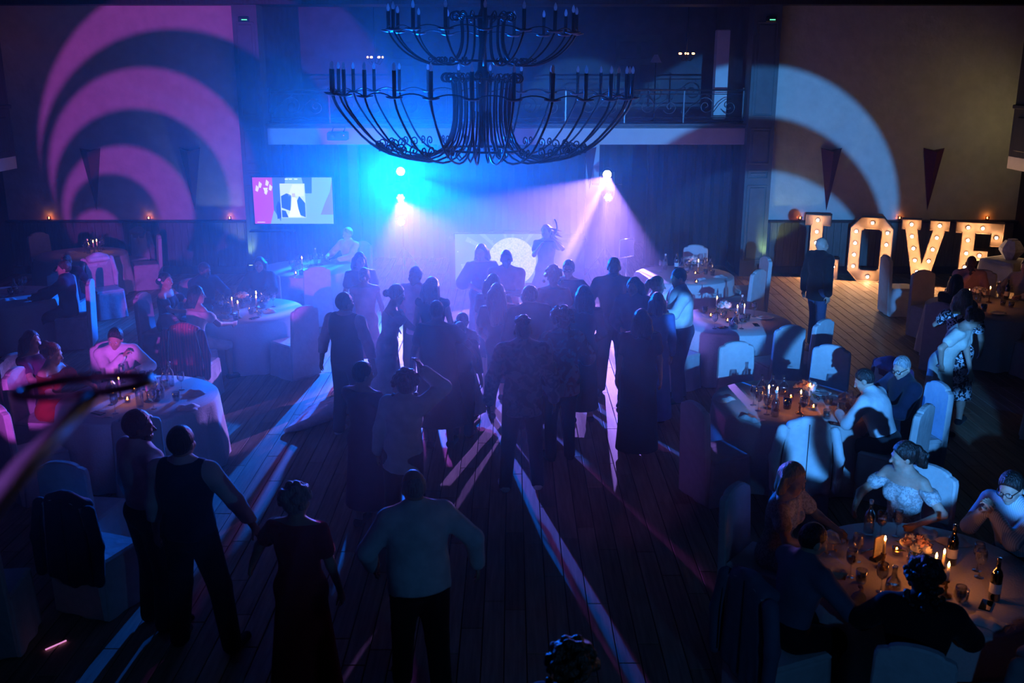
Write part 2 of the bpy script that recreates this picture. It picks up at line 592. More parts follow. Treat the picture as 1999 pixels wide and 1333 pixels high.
def surf(prims, vox, inf=0.0, cuts=(), zfine=None, scale=1.0):
    """skin of the blended solids, as quads; vox may be (dx,dy,dz)"""
    vx = np.array(vox if isinstance(vox, tuple) else (vox,) * 3, float)
    lo = np.min([prim_box(p, inf)[0] for p in prims if not p.get('sub')], axis=0) - 2.2 * vx - 0.01
    hi = np.max([prim_box(p, inf)[1] for p in prims if not p.get('sub')], axis=0) + 2.2 * vx + 0.01
    for pt, nn in cuts:                                 # axis-aligned upper / lower limits shrink the grid
        if abs(nn[2]) > 0.999:
            if nn[2] > 0:
                hi[2] = min(hi[2], pt[2] + 2.2 * vx[2])
            else:
                lo[2] = max(lo[2], pt[2] - 2.2 * vx[2])
    X = np.arange(lo[0], hi[0] + vx[0], vx[0])
    Y = np.arange(lo[1], hi[1] + vx[1], vx[1])
    if zfine:
        z0, dz = zfine
        Z = np.concatenate([np.arange(lo[2], min(z0, hi[2]), vx[2]), np.arange(min(z0, hi[2]), hi[2] + dz, dz)])
    else:
        Z = np.arange(lo[2], hi[2] + vx[2], vx[2])
    F = np.full((len(X), len(Y), len(Z)), 0.3, np.float32)
    mv = vx.max()
    for p in prims:
        k = p['k']
        bl, bh = prim_box(p, inf)
        mg = k + 2.5 * mv
        i0, i1 = np.searchsorted(X, bl[0] - mg), np.searchsorted(X, bh[0] + mg)
        j0, j1 = np.searchsorted(Y, bl[1] - mg), np.searchsorted(Y, bh[1] + mg)
        k0, k1 = np.searchsorted(Z, bl[2] - mg), np.searchsorted(Z, bh[2] + mg)
        if i1 <= i0 or j1 <= j0 or k1 <= k0:
            continue
        x = X[i0:i1, None, None] - p['a'][0]
        y = Y[None, j0:j1, None] - p['a'][1]
        z = Z[None, None, k0:k1] - p['a'][2]
        if p['t'] == 'c':
            ba = p['b'] - p['a']
            if p['sq'] is not None:
                n, s = p['sq']
                dn = (x * n[0] + y * n[1] + z * n[2]) * (1.0 / s - 1.0)
                x = x + dn * n[0]
                y = y + dn * n[1]
                z = z + dn * n[2]
                ba = ba + np.dot(ba, n) * (1.0 / s - 1.0) * n
            t = np.clip((x * ba[0] + y * ba[1] + z * ba[2]) / max(1e-9, ba @ ba), 0, 1)
            dx, dy, dz_ = x - t * ba[0], y - t * ba[1], z - t * ba[2]
            d = np.sqrt(dx * dx + dy * dy + dz_ * dz_) - (p['ra'] + (p['rb'] - p['ra']) * t)
            if p['sq'] is not None:
                d = d * (0.5 + 0.5 * p['sq'][1])
        else:
            M, r = p['M'], p['r']
            qx = (x * M[0, 0] + y * M[1, 0] + z * M[2, 0])
            qy = (x * M[0, 1] + y * M[1, 1] + z * M[2, 1])
            qz = (x * M[0, 2] + y * M[1, 2] + z * M[2, 2])
            k_0 = np.sqrt((qx / r[0]) ** 2 + (qy / r[1]) ** 2 + (qz / r[2]) ** 2)
            k_1 = np.sqrt((qx / r[0] ** 2) ** 2 + (qy / r[1] ** 2) ** 2 + (qz / r[2] ** 2) ** 2) + 1e-9
            d = k_0 * (k_0 - 1) / k_1
        d = (d - inf).astype(np.float32)
        G = F[i0:i1, j0:j1, k0:k1]
        if p.get('sub'):
            d = -d
            h = np.maximum(k - np.abs(G - d), 0) / k
            F[i0:i1, j0:j1, k0:k1] = np.maximum(G, d) + h * h * k * 0.25
        else:
            h = np.maximum(k - np.abs(G - d), 0) / k
            F[i0:i1, j0:j1, k0:k1] = np.minimum(G, d) - h * h * k * 0.25
    for pt, nn in cuts:
        d = (X[:, None, None] - pt[0]) * nn[0] + (Y[None, :, None] - pt[1]) * nn[1] + (Z[None, None, :] - pt[2]) * nn[2]
        F = np.maximum(F, d.astype(np.float32))
    ins = F < 0
    c8 = [(a, b, c) for a in (0, 1) for b in (0, 1) for c in (0, 1)]
    nx, ny, nz = F.shape
    cnt = sum(ins[a:nx - 1 + a, b:ny - 1 + b, c:nz - 1 + c].astype(np.int8) for a, b, c in c8)
    act = np.argwhere((cnt > 0) & (cnt < 8))
    if len(act) == 0:
        return np.zeros((0, 3)), np.zeros((0, 4), int)
    I, J, K = act.T
    vals = np.stack([F[I + a, J + b, K + c] for a, b, c in c8], 1)
    pos = np.stack([np.stack([X[I + a], Y[J + b], Z[K + c]], 1) for a, b, c in c8], 1)
    acc = np.zeros((len(act), 3))
    num = np.zeros(len(act))
    for e0 in range(8):
        for e1 in range(e0 + 1, 8):
            if sum(abs(c8[e0][q] - c8[e1][q]) for q in range(3)) != 1:
                continue
            f0, f1 = vals[:, e0], vals[:, e1]
            msk = (f0 < 0) != (f1 < 0)
            t = np.where(msk, f0 / np.where(msk, f0 - f1, 1), 0)
            acc += np.where(msk[:, None], pos[:, e0] + t[:, None] * (pos[:, e1] - pos[:, e0]), 0)
            num += msk
    V = acc / num[:, None]
    idx = np.full((nx - 1, ny - 1, nz - 1), -1, np.int32)
    idx[I, J, K] = np.arange(len(act))
    quads = []
    for ax in range(3):
        s0 = [slice(None)] * 3
        s1 = [slice(None)] * 3
        s0[ax] = slice(0, -1)
        s1[ax] = slice(1, None)
        a, b = ins[tuple(s0)], ins[tuple(s1)]
        e = np.argwhere(a != b)
        if len(e) == 0:
            continue
        o1, o2 = [(1, 2), (2, 0), (0, 1)][ax]
        ok = (e[:, o1] > 0) & (e[:, o2] > 0) & (e[:, o1] < F.shape[o1] - 1) & (e[:, o2] < F.shape[o2] - 1)
        e = e[ok]
        flip = a[tuple(e.T)]

        def cell(d1, d2):
            q = e.copy()
            q[:, o1] -= d1
            q[:, o2] -= d2
            return idx[tuple(q.T)]
        q = np.stack([cell(1, 1), cell(0, 1), cell(0, 0), cell(1, 0)], 1)
        q[~flip] = q[~flip][:, ::-1]
        quads.append(q)
    Q = np.concatenate(quads)
    Q = Q[(Q >= 0).all(1)]
    return V * scale, Q


def ik(a, t, l1, l2, hint):
    a, t, hint = np.array(a, float), np.array(t, float), np.array(hint, float)
    d = t - a
    L = np.linalg.norm(d)
    L2 = min(L, (l1 + l2) * 0.995)
    u = d / max(L, 1e-6)
    t = a + u * L2
    c = (l1 * l1 + L2 * L2 - l2 * l2) / (2 * L2)
    hgt = math.sqrt(max(0.0, l1 * l1 - c * c))
    w = hint - u * (hint @ u)
    w /= max(1e-6, np.linalg.norm(w))
    return a + u * c + w * hgt, t


def rotm(yaw, pitch, roll=0):
    """x right, y front, z up; pitch > 0 looks down, yaw > 0 turns to its left"""
    return np.array((Matrix.Rotation(R(yaw), 3, 'Z') @ Matrix.Rotation(R(-pitch), 3, 'X') @ Matrix.Rotation(R(roll), 3, 'Y')))


def skeleton(pose, sex):
    j = {}
    sit = pose.get('sit', False)
    f = sex == 'f'
    pz = pose.get('pz', 0.565 if sit else 0.95)
    py = pose.get('py', 0.0)
    j['pel'] = np.array((pose.get('px', 0.0), py, pz))
    T = rotm(pose.get('twist', 0), pose.get('lean', 0), pose.get('side', 0))
    T2 = rotm(pose.get('twist', 0), pose.get('lean', 0) * 1.3, pose.get('side', 0))
    up, rt, fr = T[:, 2], T[:, 0], T[:, 1]
    j['T'] = T
    j['up'] = up
    j['abd'] = j['pel'] + 0.17 * up
    j['chest'] = j['abd'] + 0.17 * T2[:, 2]
    j['neck'] = j['chest'] + 0.185 * T2[:, 2] - 0.005 * fr
    sw = 0.165 if f else 0.19
    sd = j['chest'] + 0.125 * T2[:, 2]
    ls, rs = pose.get('lsh', (0, 0)), pose.get('rsh', (0, 0))
    j['shL'] = sd - rt * sw + np.array((0, ls[0], ls[1]))
    j['shR'] = sd + rt * sw + np.array((0, rs[0], rs[1]))
    hd = pose.get('head', (0, 0, 0))
    Hm = T @ rotm(*hd) if pose.get('headrel', True) else rotm(*hd)
    j['H'] = Hm
    j['head'] = j['neck'] + 0.055 * T2[:, 2] + 0.085 * Hm[:, 2] + 0.012 * Hm[:, 1]
    for s, sx in (('L', -1), ('R', 1)):
        w = pose.get('wr' + s, (sx * 0.27, 0.06, 0.86 if not sit else 0.62))
        hint = pose.get('el' + s, (sx * 0.5, -0.8, -0.3))
        e, w2 = ik(j['sh' + s], w, 0.285, 0.25, hint)
        j['el' + s], j['wr' + s] = e, w2
        hip = j['pel'] + rt * sx * 0.088 - up * 0.02
        j['hip' + s] = hip
        an = pose.get('an' + s, (sx * 0.11, 0.0) if not sit else (sx * 0.13, 0.42))
        if len(an) == 2:
            an = (an[0], an[1], 0.075)
        kn, an2 = ik(hip, an, 0.43, 0.43, pose.get('kn' + s, (sx * 0.1, 1, 0.05)))
        j['kn' + s], j['an' + s] = kn, an2
    return j


def hand(j, s, pose):
    sx = -1 if s == 'L' else 1
    W = j['wr' + s]
    d = pose.get('hd' + s)
    if d is None:
        d = W - j['el' + s]
    d = np.array(d, float)
    d /= np.linalg.norm(d)
    n = np.array(pose.get('pn' + s, (-sx, 0.1, 0.0)), float)
    n = n - d * (n @ d)
    n /= max(1e-6, np.linalg.norm(n))
    ac = np.cross(n, d) * sx          # towards the thumb
    curl = pose.get('curl' + s, 0.35)
    out = [ell(W + d * 0.048 + n * 0.004, (0.040, 0.052, 0.018), np.stack([ac, d, n], 1), 0.012, 'hand')]
    for q, (off, ln) in enumerate(((0.030, 0.066), (0.010, 0.076), (-0.011, 0.070), (-0.030, 0.054))):
        b = W + d * 0.088 + ac * off
        d1 = d * math.cos(curl) + n * math.sin(curl) + ac * off * 1.2
        m = b + d1 * ln * 0.55
        d2 = d * math.cos(curl * 2.4) + n * math.sin(curl * 2.4)
        out.append(cone(b, m, 0.0095, 0.0085, 0.005, tag_='hand'))
        out.append(cone(m, m + d2 * ln * 0.5, 0.0085, 0.007, 0.004, tag_='hand'))
    b = W + d * 0.028 + ac * 0.03
    m = b + (ac * 0.7 + d * 0.7 + n * 0.25) * 0.042
    out.append(cone(b, m, 0.0125, 0.0105, 0.006, tag_='hand'))
    out.append(cone(m, m + (ac * 0.25 + d * 0.9 + n * 0.4) * 0.032, 0.0105, 0.008, 0.004, tag_='hand'))
    return out


def body_prims(j, pose, sex, build=1.0, bust=1.0):
    f = sex == 'f'
    T = j['T']
    fr, rt, up = T[:, 1], T[:, 0], T[:, 2]
    B = build
    P = []
    wid = 0.128 if f else 0.135
    P.append(ell(j['pel'], (0.168 * B if f else 0.158 * B, 0.115 * B, 0.13), T, 0.05, 'pel'))
    P.append(cone(j['pel'] + up * 0.02, j['chest'], wid * B, 0.14 * B * (0.92 if f else 1.05), 0.05, (fr, 0.72), 'abd'))
    P.append(ell(j['chest'] + up * 0.02, (0.148 * (B * 0.5 + 0.5) if f else 0.172 * (B * 0.5 + 0.5), 0.112 * B, 0.165), T, 0.05, 'chest'))
    if f:
        for sx in (-1, 1):
            P.append(ell(j['chest'] + rt * sx * 0.068 + fr * 0.088 - up * 0.005, (0.058 * bust, 0.055 * bust, 0.058 * bust), T, 0.035, 'breast'))
    if B > 1.15:
        P.append(ell(j['abd'] + fr * 0.05, (0.15 * B, 0.13 * B, 0.15), T, 0.06, 'abd'))
    for s in 'LR':
        P.append(cone(j['chest'] + up * 0.09, j['sh' + s], 0.075, 0.058 if not f else 0.050, 0.05, None, 'shoul'))
        P.append(cone(j['neck'] + up * 0.005, j['sh' + s] * 0.75 + j['neck'] * 0.25, 0.05, 0.045, 0.05, None, 'trap'))
        a = 0.9 if f else 1.0
        P.append(cone(j['sh' + s], j['el' + s], 0.054 * a * (B * .6 + .4), 0.041 * a, 0.02, None, 'ua'))
        P.append(cone(j['el' + s], j['wr' + s], 0.041 * a, 0.027 * a, 0.02, None, 'fa'))
        P.append(cone(j['hip' + s], j['kn' + s], 0.092 * (B * .6 + .4), 0.058, 0.03, None, 'th'))
        P.append(cone(j['kn' + s], j['an' + s] * 0.55 + j['kn' + s] * 0.45, 0.056, 0.052, 0.02, None, 'ca'))
        P.append(cone(j['an' + s] * 0.55 + j['kn' + s] * 0.45, j['an' + s], 0.052, 0.036, 0.02, None, 'ca'))
        ft = pose.get('ft' + s, (0.03 if s == 'R' else -0.03, 0.19))
        toe = np.array((j['an' + s][0] + ft[0], j['an' + s][1] + ft[1], 0.028 if j['an' + s][2] < 0.12 else j['an' + s][2] - 0.06))
        P.append(cone(j['an' + s] - np.array((0, 0.02, 0.035)), toe, 0.040, 0.028, 0.02, None, 'foot' + s))
    P.append(cone(j['neck'] - up * 0.03, j['head'] - j['H'][:, 2] * 0.04 - j['H'][:, 1] * 0.02, 0.058 if not f else 0.050, 0.052 if not f else 0.046, 0.03, None, 'neck'))
    return P


def head_prims(j):
    c, M = j['head'], j['H']

    def L(x, y, z):
        return c + M @ np.array((x, y, z), float)
    P = [ell(L(0, -0.014, 0.022), (0.076, 0.096, 0.1), M, 0.02, 'head'),
         ell(L(0, 0.024, -0.03), (0.063, 0.070, 0.086), M, 0.02, 'head'),
         cone(L(0, 0.035, -0.075), L(0, 0.062, -0.096), 0.036, 0.024, 0.02, None, 'head'),
         cone(L(-0.034, 0.078, 0.019), L(0.034, 0.078, 0.019), 0.013, 0.013, 0.012, None, 'head')]
    for sx in (-1, 1):
        P.append(ell(L(sx * 0.033, 0.100, 0.000), (0.017, 0.014, 0.012), M, 0.010, 'head', True))
        P.append(ell(L(sx * 0.078, -0.008, -0.012), (0.012, 0.022, 0.033), M, 0.008, 'head'))
        P.append(ell(L(sx * 0.042, 0.066, -0.03), (0.02, 0.02, 0.02), M, 0.02, 'head'))
    P += [cone(L(0, 0.090, 0.004), L(0, 0.110, -0.030), 0.0085, 0.0135, 0.008, None, 'head'),
          cone(L(-0.017, 0.083, -0.061), L(0.017, 0.083, -0.061), 0.0095, 0.0095, 0.006, None, 'head')]
    return P, L


def hair_mesh(style, j, vox):
    c, M = j['head'], j['H']
    up = j['up']

    def L(x, y, z):
        return c + M @ np.array((x, y, z), float)
    fr, hz = M[:, 1], M[:, 2]
    rnd = random.Random(sum(map(ord, style)) + int(abs(c[0]) * 1000))
    cap = [ell(L(0, -0.018, 0.028), (0.088, 0.106, 0.109), M, 0.015)]
    front = (L(0, 0.045, 0.03), np.array(fr * 0.80 - hz * 0.60))        # keeps the face clear
    cuts = [front]
    P = cap
    if style in ('short', 'crop'):
        if style == 'crop':
            P = [ell(L(0, -0.016, 0.026), (0.081, 0.100, 0.104), M, 0.015)]
        cuts.append((L(0, -0.02, -0.055), -hz * 0.9 - fr * -0.42))
        cuts[-1] = (L(0, -0.04, -0.07), np.array(-hz * 0.94 + fr * 0.34))
    elif style == 'fade':                                               # tall curly top, short sides
        P = [ell(L(0, -0.016, 0.022), (0.080, 0.099, 0.102), M, 0.012)]
        for i in range(34):
            a, b = rnd.uniform(0, 6.28), rnd.uniform(0, 0.085)
            P.append(ell(L(b * math.cos(a) * 0.85, b * math.sin(a) - 0.01, 0.118 + rnd.uniform(-0.01, 0.022) - b * b * 3.0), (0.02, 0.02, 0.022), M, 0.008))
        cuts = [(L(0, 0.06, 0.03), np.array(fr * 0.85 - hz * 0.52)), (L(0, -0.04, -0.07), np.array(-hz * 0.94 + fr * 0.34))]
    elif style == 'bob':
        P = cap + [cone(L(sx * 0.075, -0.02, 0.0), L(sx * 0.088, -0.02, -0.115), 0.04, 0.036, 0.03) for sx in (-1, 1)]
        P += [cone(L(0, -0.07, 0.0), L(0, -0.075, -0.12), 0.07, 0.062, 0.04)]
        cuts = [(L(0, 0.052, 0.03), np.array(fr * 0.97 - hz * 0.25))]
    elif style in ('long', 'longer'):
        ln = 0.34 if style == 'long' else 0.52
        P = cap + [cone(L(sx * 0.072, -0.02, 0.01), L(sx * 0.085, -0.02, -0.16), 0.035, 0.035, 0.03) for sx in (-1, 1)]
        bk = j['chest'] - j['T'][:, 1] * 0.125 + up * (0.17 - (ln - 0.34))
        for o in (-0.06, 0.0, 0.06):
            mid = L(o * 1.15, -0.085, -0.10)
            P.append(cone(L(o, -0.075, 0.0), mid, 0.055, 0.055, 0.03))
            P.append(cone(mid, bk + j['T'][:, 0] * o * 1.2 + up * 0.02 * rnd.uniform(-1, 1), 0.055, 0.036, 0.03))
        cuts = [(L(0, 0.050, 0.03), np.array(fr * 0.93 - hz * 0.36))]
    elif style in ('bun', 'updo', 'ponytail'):
        cuts.append((L(0, -0.04, -0.085), np.array(-hz * 0.9 + fr * 0.42)))
        if style == 'bun':
            P = cap + [ell(L(0, -0.135, -0.015), (0.052, 0.05, 0.05), M, 0.015)]
        elif style == 'updo':
            P = list(cap)
            for i in range(16):
                P.append(ell(L(rnd.uniform(-0.06, 0.06), -0.09 + rnd.uniform(-0.03, 0.02), 0.05 + rnd.uniform(-0.05, 0.05)), (0.035, 0.035, 0.03), M, 0.012))
        else:
            P = list(cap)
            p0 = L(0, -0.12, 0.045)
            for i in range(9):
                p1 = p0 - up * 0.042 - M[:, 1] * (0.018 - i * 0.003) + j['T'][:, 0] * rnd.uniform(-0.018, 0.018)
                P.append(cone(p0, p1, 0.045 - abs(i - 3) * 0.003, 0.045 - abs(i - 2) * 0.003, 0.014))
                P.append(ell(p1 + np.array([rnd.uniform(-0.04, 0.04), rnd.uniform(-0.02, 0.02), 0]), (0.028, 0.028, 0.028), M, 0.01))
                p0 = p1
    elif style in ('curly', 'bigcurly', 'permed'):
        P = list(cap)
        big = {'curly': 1.0, 'bigcurly': 1.35, 'permed': 0.7}[style]
        for i in range(90 if style != 'permed' else 60):
            a = rnd.uniform(0, 6.28)
            t = rnd.uniform(-0.25 if style != 'permed' else -0.1, 1.0)
            rr = math.sqrt(max(0, 1 - t * t)) if t > 0 else 1.0
            q = (0.088 + 0.028 * big * rnd.uniform(0.4, 1)) if t > 0 else (0.092 + 0.03 * big * rnd.uniform(0.2, 1))
            z = 0.03 + t * q * 1.12 if t > 0 else 0.03 + t * 0.75 * big
            P.append(ell(L(q * rr * math.cos(a), -0.015 + q * rr * math.sin(a) * 1.08, z), (0.024,) * 3, M, 0.010))
        cuts = [(L(0, 0.062, 0.02), np.array(fr * 0.98 - hz * 0.2))]
    elif style == 'windblown':
        P = list(cap)
        for i in range(16):
            a = L(rnd.uniform(-0.06, 0.06), -0.06, rnd.uniform(-0.06, 0.08))
            b = a + np.array(M[:, 0] * -rnd.uniform(0.05, 0.24) - fr * rnd.uniform(0.02, 0.16) - hz * rnd.uniform(-0.03, 0.15))
            P.append(cone(a, b, 0.03, 0.007, 0.012))
        cuts = [(L(0, 0.052, 0.03), np.array(fr * 0.95 - hz * 0.3))]
    elif style == 'ring':                                               # fringe of hair round a bald crown
        P = [ell(L(0, -0.016, 0.018), (0.081, 0.100, 0.098), M, 0.015)]
        cuts = [(L(0, -0.0, 0.05), np.array(hz * 0.95 + fr * 0.3)), (L(0, 0.01, 0), fr), (L(0, -0.04, -0.08), np.array(-hz * 0.94 + fr * 0.34))]
    return P, cuts


NPEOPLE = [0]


def person(label, x, y, rot, h=1.75, sex='m', pose=None, top=None, bottom=None, vest=None, dress=None, hair=('short', 'black'),
           skin='skin', shoes='black', build=1.0, bust=1.0, eyes=False, glasses=False, vox=0.012, gvox=0.017, group=None, z=0.0, beard=None, extra=None):
    pose = pose or {}
    s = h / 1.75
    j = skeleton(pose, sex)
    bp = body_prims(j, pose, sex, build, bust)
    hp, L = head_prims(j)
    hands = hand(j, 'L', pose) + hand(j, 'R', pose)
    zf = min(j['head'][2] - 0.16, j['neck'][2])
    V, Q = surf(bp + hp + hands, (vox, vox, 0.020), zfine=(zf, vox * 0.8), scale=s)
    root = bpy.data.objects.new('person', mesh_np('person', V, Q, True, skin))
    root.location = (x, y, z)
    root.rotation_euler = (0, 0, R(rot))
    link(root)
    tag(root, label, 'person', group)
    NPEOPLE[0] += 1
    T = j['T']
    up, fr, rt = T[:, 2], T[:, 1], T[:, 0]

    def pick(*tags):
        return [p for p in bp if p['tag'] in tags]

    def part(name, prims, material, inf, cuts=(), vx=None):
        v, q = surf(prims, vx or gvox, inf, cuts, scale=s)
        if len(v) == 0:
            return None
        return obj_of(name, mesh_np(name, v, q, True, material), root)
    down = -up
    waist = j['pel'] + up * 0.055
    if bottom:
        kind, m = bottom
        legs = []
        for sd in 'LR':
            flare = {'trousers': 1.0, 'slim': 0.85, 'wide': 1.35}.get(kind, 1.0)
            legs.append(cone(j['hip' + sd], j['kn' + sd], 0.098 * (build * .6 + .4), 0.070 * flare, 0.03))
            legs.append(cone(j['kn' + sd], j['an' + sd] + np.array((0, 0, -0.02)), 0.070 * flare, 0.058 * flare, 0.02))
        part('trousers', pick('pel') + legs, m, 0.014, [(j['pel'] + up * 0.085, up), ((0, 0, 0.03), (0, 0, -1))])
    if top:
        kind, m = top[:2]
        sleeve = top[2] if len(top) > 2 else 'long'
        ps = pick('abd', 'chest', 'shoul', 'trap', 'breast')
        inf = {'shirt': 0.014, 'loose': 0.024, 'jacket': 0.027, 'tee': 0.016, 'sweater': 0.02}.get(kind, 0.014)
        hem = {'shirt': 0.04, 'loose': -0.16, 'jacket': -0.19, 'tee': -0.10, 'sweater': -0.05}.get(kind, 0.0)
        if hem < 0:
            ps = ps + [cone(j['pel'] + up * 0.05, j['pel'] + up * (hem - 0.03), 0.155 * build, 0.165 * build, 0.05, (fr, 0.74))]
        for sd in 'LR':
            if sleeve == 'long':
                ps.append(cone(j['sh' + sd], j['el' + sd], 0.060, 0.050, 0.025))
                ps.append(cone(j['el' + sd], j['wr' + sd] * 0.93 + j['el' + sd] * 0.07, 0.050, 0.036, 0.02))
            elif sleeve == 'rolled':
                ps.append(cone(j['sh' + sd], j['el' + sd], 0.060, 0.050, 0.025))
                ps.append(cone(j['el' + sd], j['wr' + sd] * 0.25 + j['el' + sd] * 0.75, 0.050, 0.046, 0.02))
            elif sleeve == 'short':
                ps.append(cone(j['sh' + sd], j['el' + sd] * 0.6 + j['sh' + sd] * 0.4, 0.062, 0.056, 0.025))
            elif sleeve == 'cape':
                o = (j['sh' + sd] - j['neck'])
                ps.append(cone(j['sh' + sd], j['el' + sd] * 0.8 + j['sh' + sd] * 0.2 + o * 0.3, 0.07, 0.085, 0.03))
        if kind in ('shirt', 'jacket', 'loose'):
            ps.append(cone(j['neck'] - up * 0.02, j['neck'] + up * (0.018 if kind != 'jacket' else 0.0), 0.066, 0.062, 0.015))
        hemc = j['pel'] + up * hem
        name = {'jacket': 'jacket', 'tee': 't_shirt', 'sweater': 'sweater'}.get(kind, 'shirt')
        part(name, ps, m, inf, [(hemc, down)])
    if vest:
        ps = pick('abd', 'chest') + [cone(j['chest'] + up * 0.08, j['sh' + sd] * 0.72 + (j['chest'] + up * 0.12) * 0.28, 0.075, 0.055, 0.05) for sd in 'LR']
        ps += [cone(j['pel'] + up * 0.05, j['pel'] - up * 0.05, 0.15 * build, 0.158 * build, 0.05, (fr, 0.74))]
        ps += [cone(j['neck'] - up * 0.03, j['sh' + sd] * 0.58 + j['neck'] * 0.42 - up * 0.01, 0.046, 0.042, 0.05) for sd in 'LR']
        part('vest', ps, vest, 0.026, [(j['pel'] - up * 0.03, down)])
    if dress:
        m = dress['m']
        ps = pick('abd', 'chest', 'breast', 'pel')
        if dress.get('strap', True):
            ps += pick('shoul', 'trap')
        hz = dress.get('hem', 0.12)
        sit = pose.get('sit', False)
        if sit:
            ps += pick('th')
        else:
            w = dress.get('w', 0.25)
            mid = j['pel'] * 0.5 + np.array((dress.get('sx', 0) * 0.5, dress.get('sy', 0) * 0.5 + j['pel'][1] * 0.5, hz * 0.5)) + np.array((0, 0, 0.05))
            foot = np.array((dress.get('sx', 0) + (j['anL'][0] + j['anR'][0]) / 2, dress.get('sy', 0) + (j['anL'][1] + j['anR'][1]) / 2, hz - 0.04))
            ps.append(cone(j['pel'] - up * 0.02, foot, 0.150 * build, w, 0.05, (np.array((0, 1.0, 0)), 0.8)))
            if dress.get('pleat'):
                for i in range(14):
                    a = i / 14 * 6.283
                    ps.append(cone(j['pel'] - up * 0.08 + np.array((0.10 * math.cos(a), 0.08 * math.sin(a), 0)), foot + np.array((w * 0.97 * math.cos(a), w * 0.78 * math.sin(a), 0)), 0.02, 0.032, 0.02))
        sl = dress.get('sleeve')
        for sd in 'LR':
            if sl == 'long':
                ps.append(cone(j['sh' + sd], j['el' + sd], 0.055, 0.045, 0.025))
                ps.append(cone(j['el' + sd], j['wr' + sd] * 0.9 + j['el' + sd] * 0.1, 0.045, 0.036, 0.02))
            elif sl == 'short':
                ps.append(cone(j['sh' + sd], j['el' + sd] * 0.55 + j['sh' + sd] * 0.45, 0.058, 0.056, 0.025))
            elif sl == 'cape':
                o = (j['sh' + sd] - j['neck'])
                ps.append(cone(j['sh' + sd], j['el' + sd] * 0.9 + j['sh' + sd] * 0.1 + o * 0.35, 0.07, 0.10, 0.03))
            elif sl == 'off':
                ps.append(cone(j['sh' + sd] * 0.75 + j['el' + sd] * 0.25, j['el' + sd] * 0.5 + j['sh' + sd] * 0.5, 0.058, 0.05, 0.02))
        cuts = [] if sit else [((0, 0, hz), (0, 0, -1))]
        cuts.append((j['chest'] + up * dress.get('neckline', 0.178), up))
        part('dress', ps, m, 0.014, cuts)
        if dress.get('train'):
            tx, ty = dress['train']
            tp = []
            for i in range(9):
                q = (i - 4) / 4
                tp.append(cone((q * 0.16, -0.05, 0.35), (tx + q * ty[0], ty[2] + q * ty[1], 0.02), 0.10, 0.05, 0.05))
            part('train', tp, m, 0.0, [((0, 0, 0.012), (0, 0, -1))])
    if hair:
        P, cuts = hair_mesh(hair[0], j, vox)
        v, q = surf(P, 0.012 if hair[0] in ('curly', 'bigcurly', 'permed', 'fade', 'ponytail', 'windblown') else 0.011, 0.0, cuts, scale=s)
        obj_of('hair', mesh_np('hair', v, q, True, 'hair_' + hair[1]), root)
    if beard:
        P = [ell(L(0, 0.032, -0.07), (0.066, 0.066, 0.055), j['H'], 0.015)]
        v, q = surf(P, 0.010, 0.0, [(L(0, 0.02, -0.045), np.array(j['H'][:, 2])), (L(0, 0.0, 0), np.array(-j['H'][:, 1]))], scale=s)
        obj_of('beard', mesh_np('beard', v, q, True, 'hair_' + beard), root)
    if eyes:
        for sx in (-1, 1):
            p = L(sx * 0.032, 0.080, 0.0) * s
            e = MB().sphere(tuple(p), 0.0125 * s, 8, 6).obj('eye', 'eye_white', root)
            p2 = L(sx * 0.032, 0.0895, 0.0) * s
            MB().sphere(tuple(p2), 0.0055 * s, 8, 4).obj('iris', 'hair_black', e)
    if glasses:
        g = MB()
        Hm = j['H']
        for sx in (-1, 1):
            g.tube([L(sx * 0.034 + 0.026 * math.cos(a), 0.106 - 0.004 * abs(math.cos(a)), 0.0 + 0.021 * math.sin(a)) * s for a in np.linspace(0, 6.283, 15)[:-1]], 0.0028, 5, closed=True)
            g.tube([L(sx * 0.060, 0.102, 0.006) * s, L(sx * 0.082, 0.0, 0.004) * s], 0.0028, 5)
        g.tube([L(-0.008, 0.108, 0.004) * s, L(0.008, 0.108, 0.004) * s], 0.0028, 5)
        g.obj('spectacles', 'black_plastic', root)
    if shoes and not pose.get('noshoes'):
        for sd in 'LR':
            ft = pick('foot' + sd)
            part('shoe', ft, 'cloth_' + shoes, 0.010, [((0, 0, 0.004), (0, 0, -1))], 0.016)
    root['_'] = 0
    del root['_']
    if extra:
        extra(root, j, s, L)
    return root

# ================================================================ the room
def struct(name, mb, m, parent=None):
    o = mb.obj(name, m, parent)
    if parent is None:
        tag(o, kind='structure')
    return o


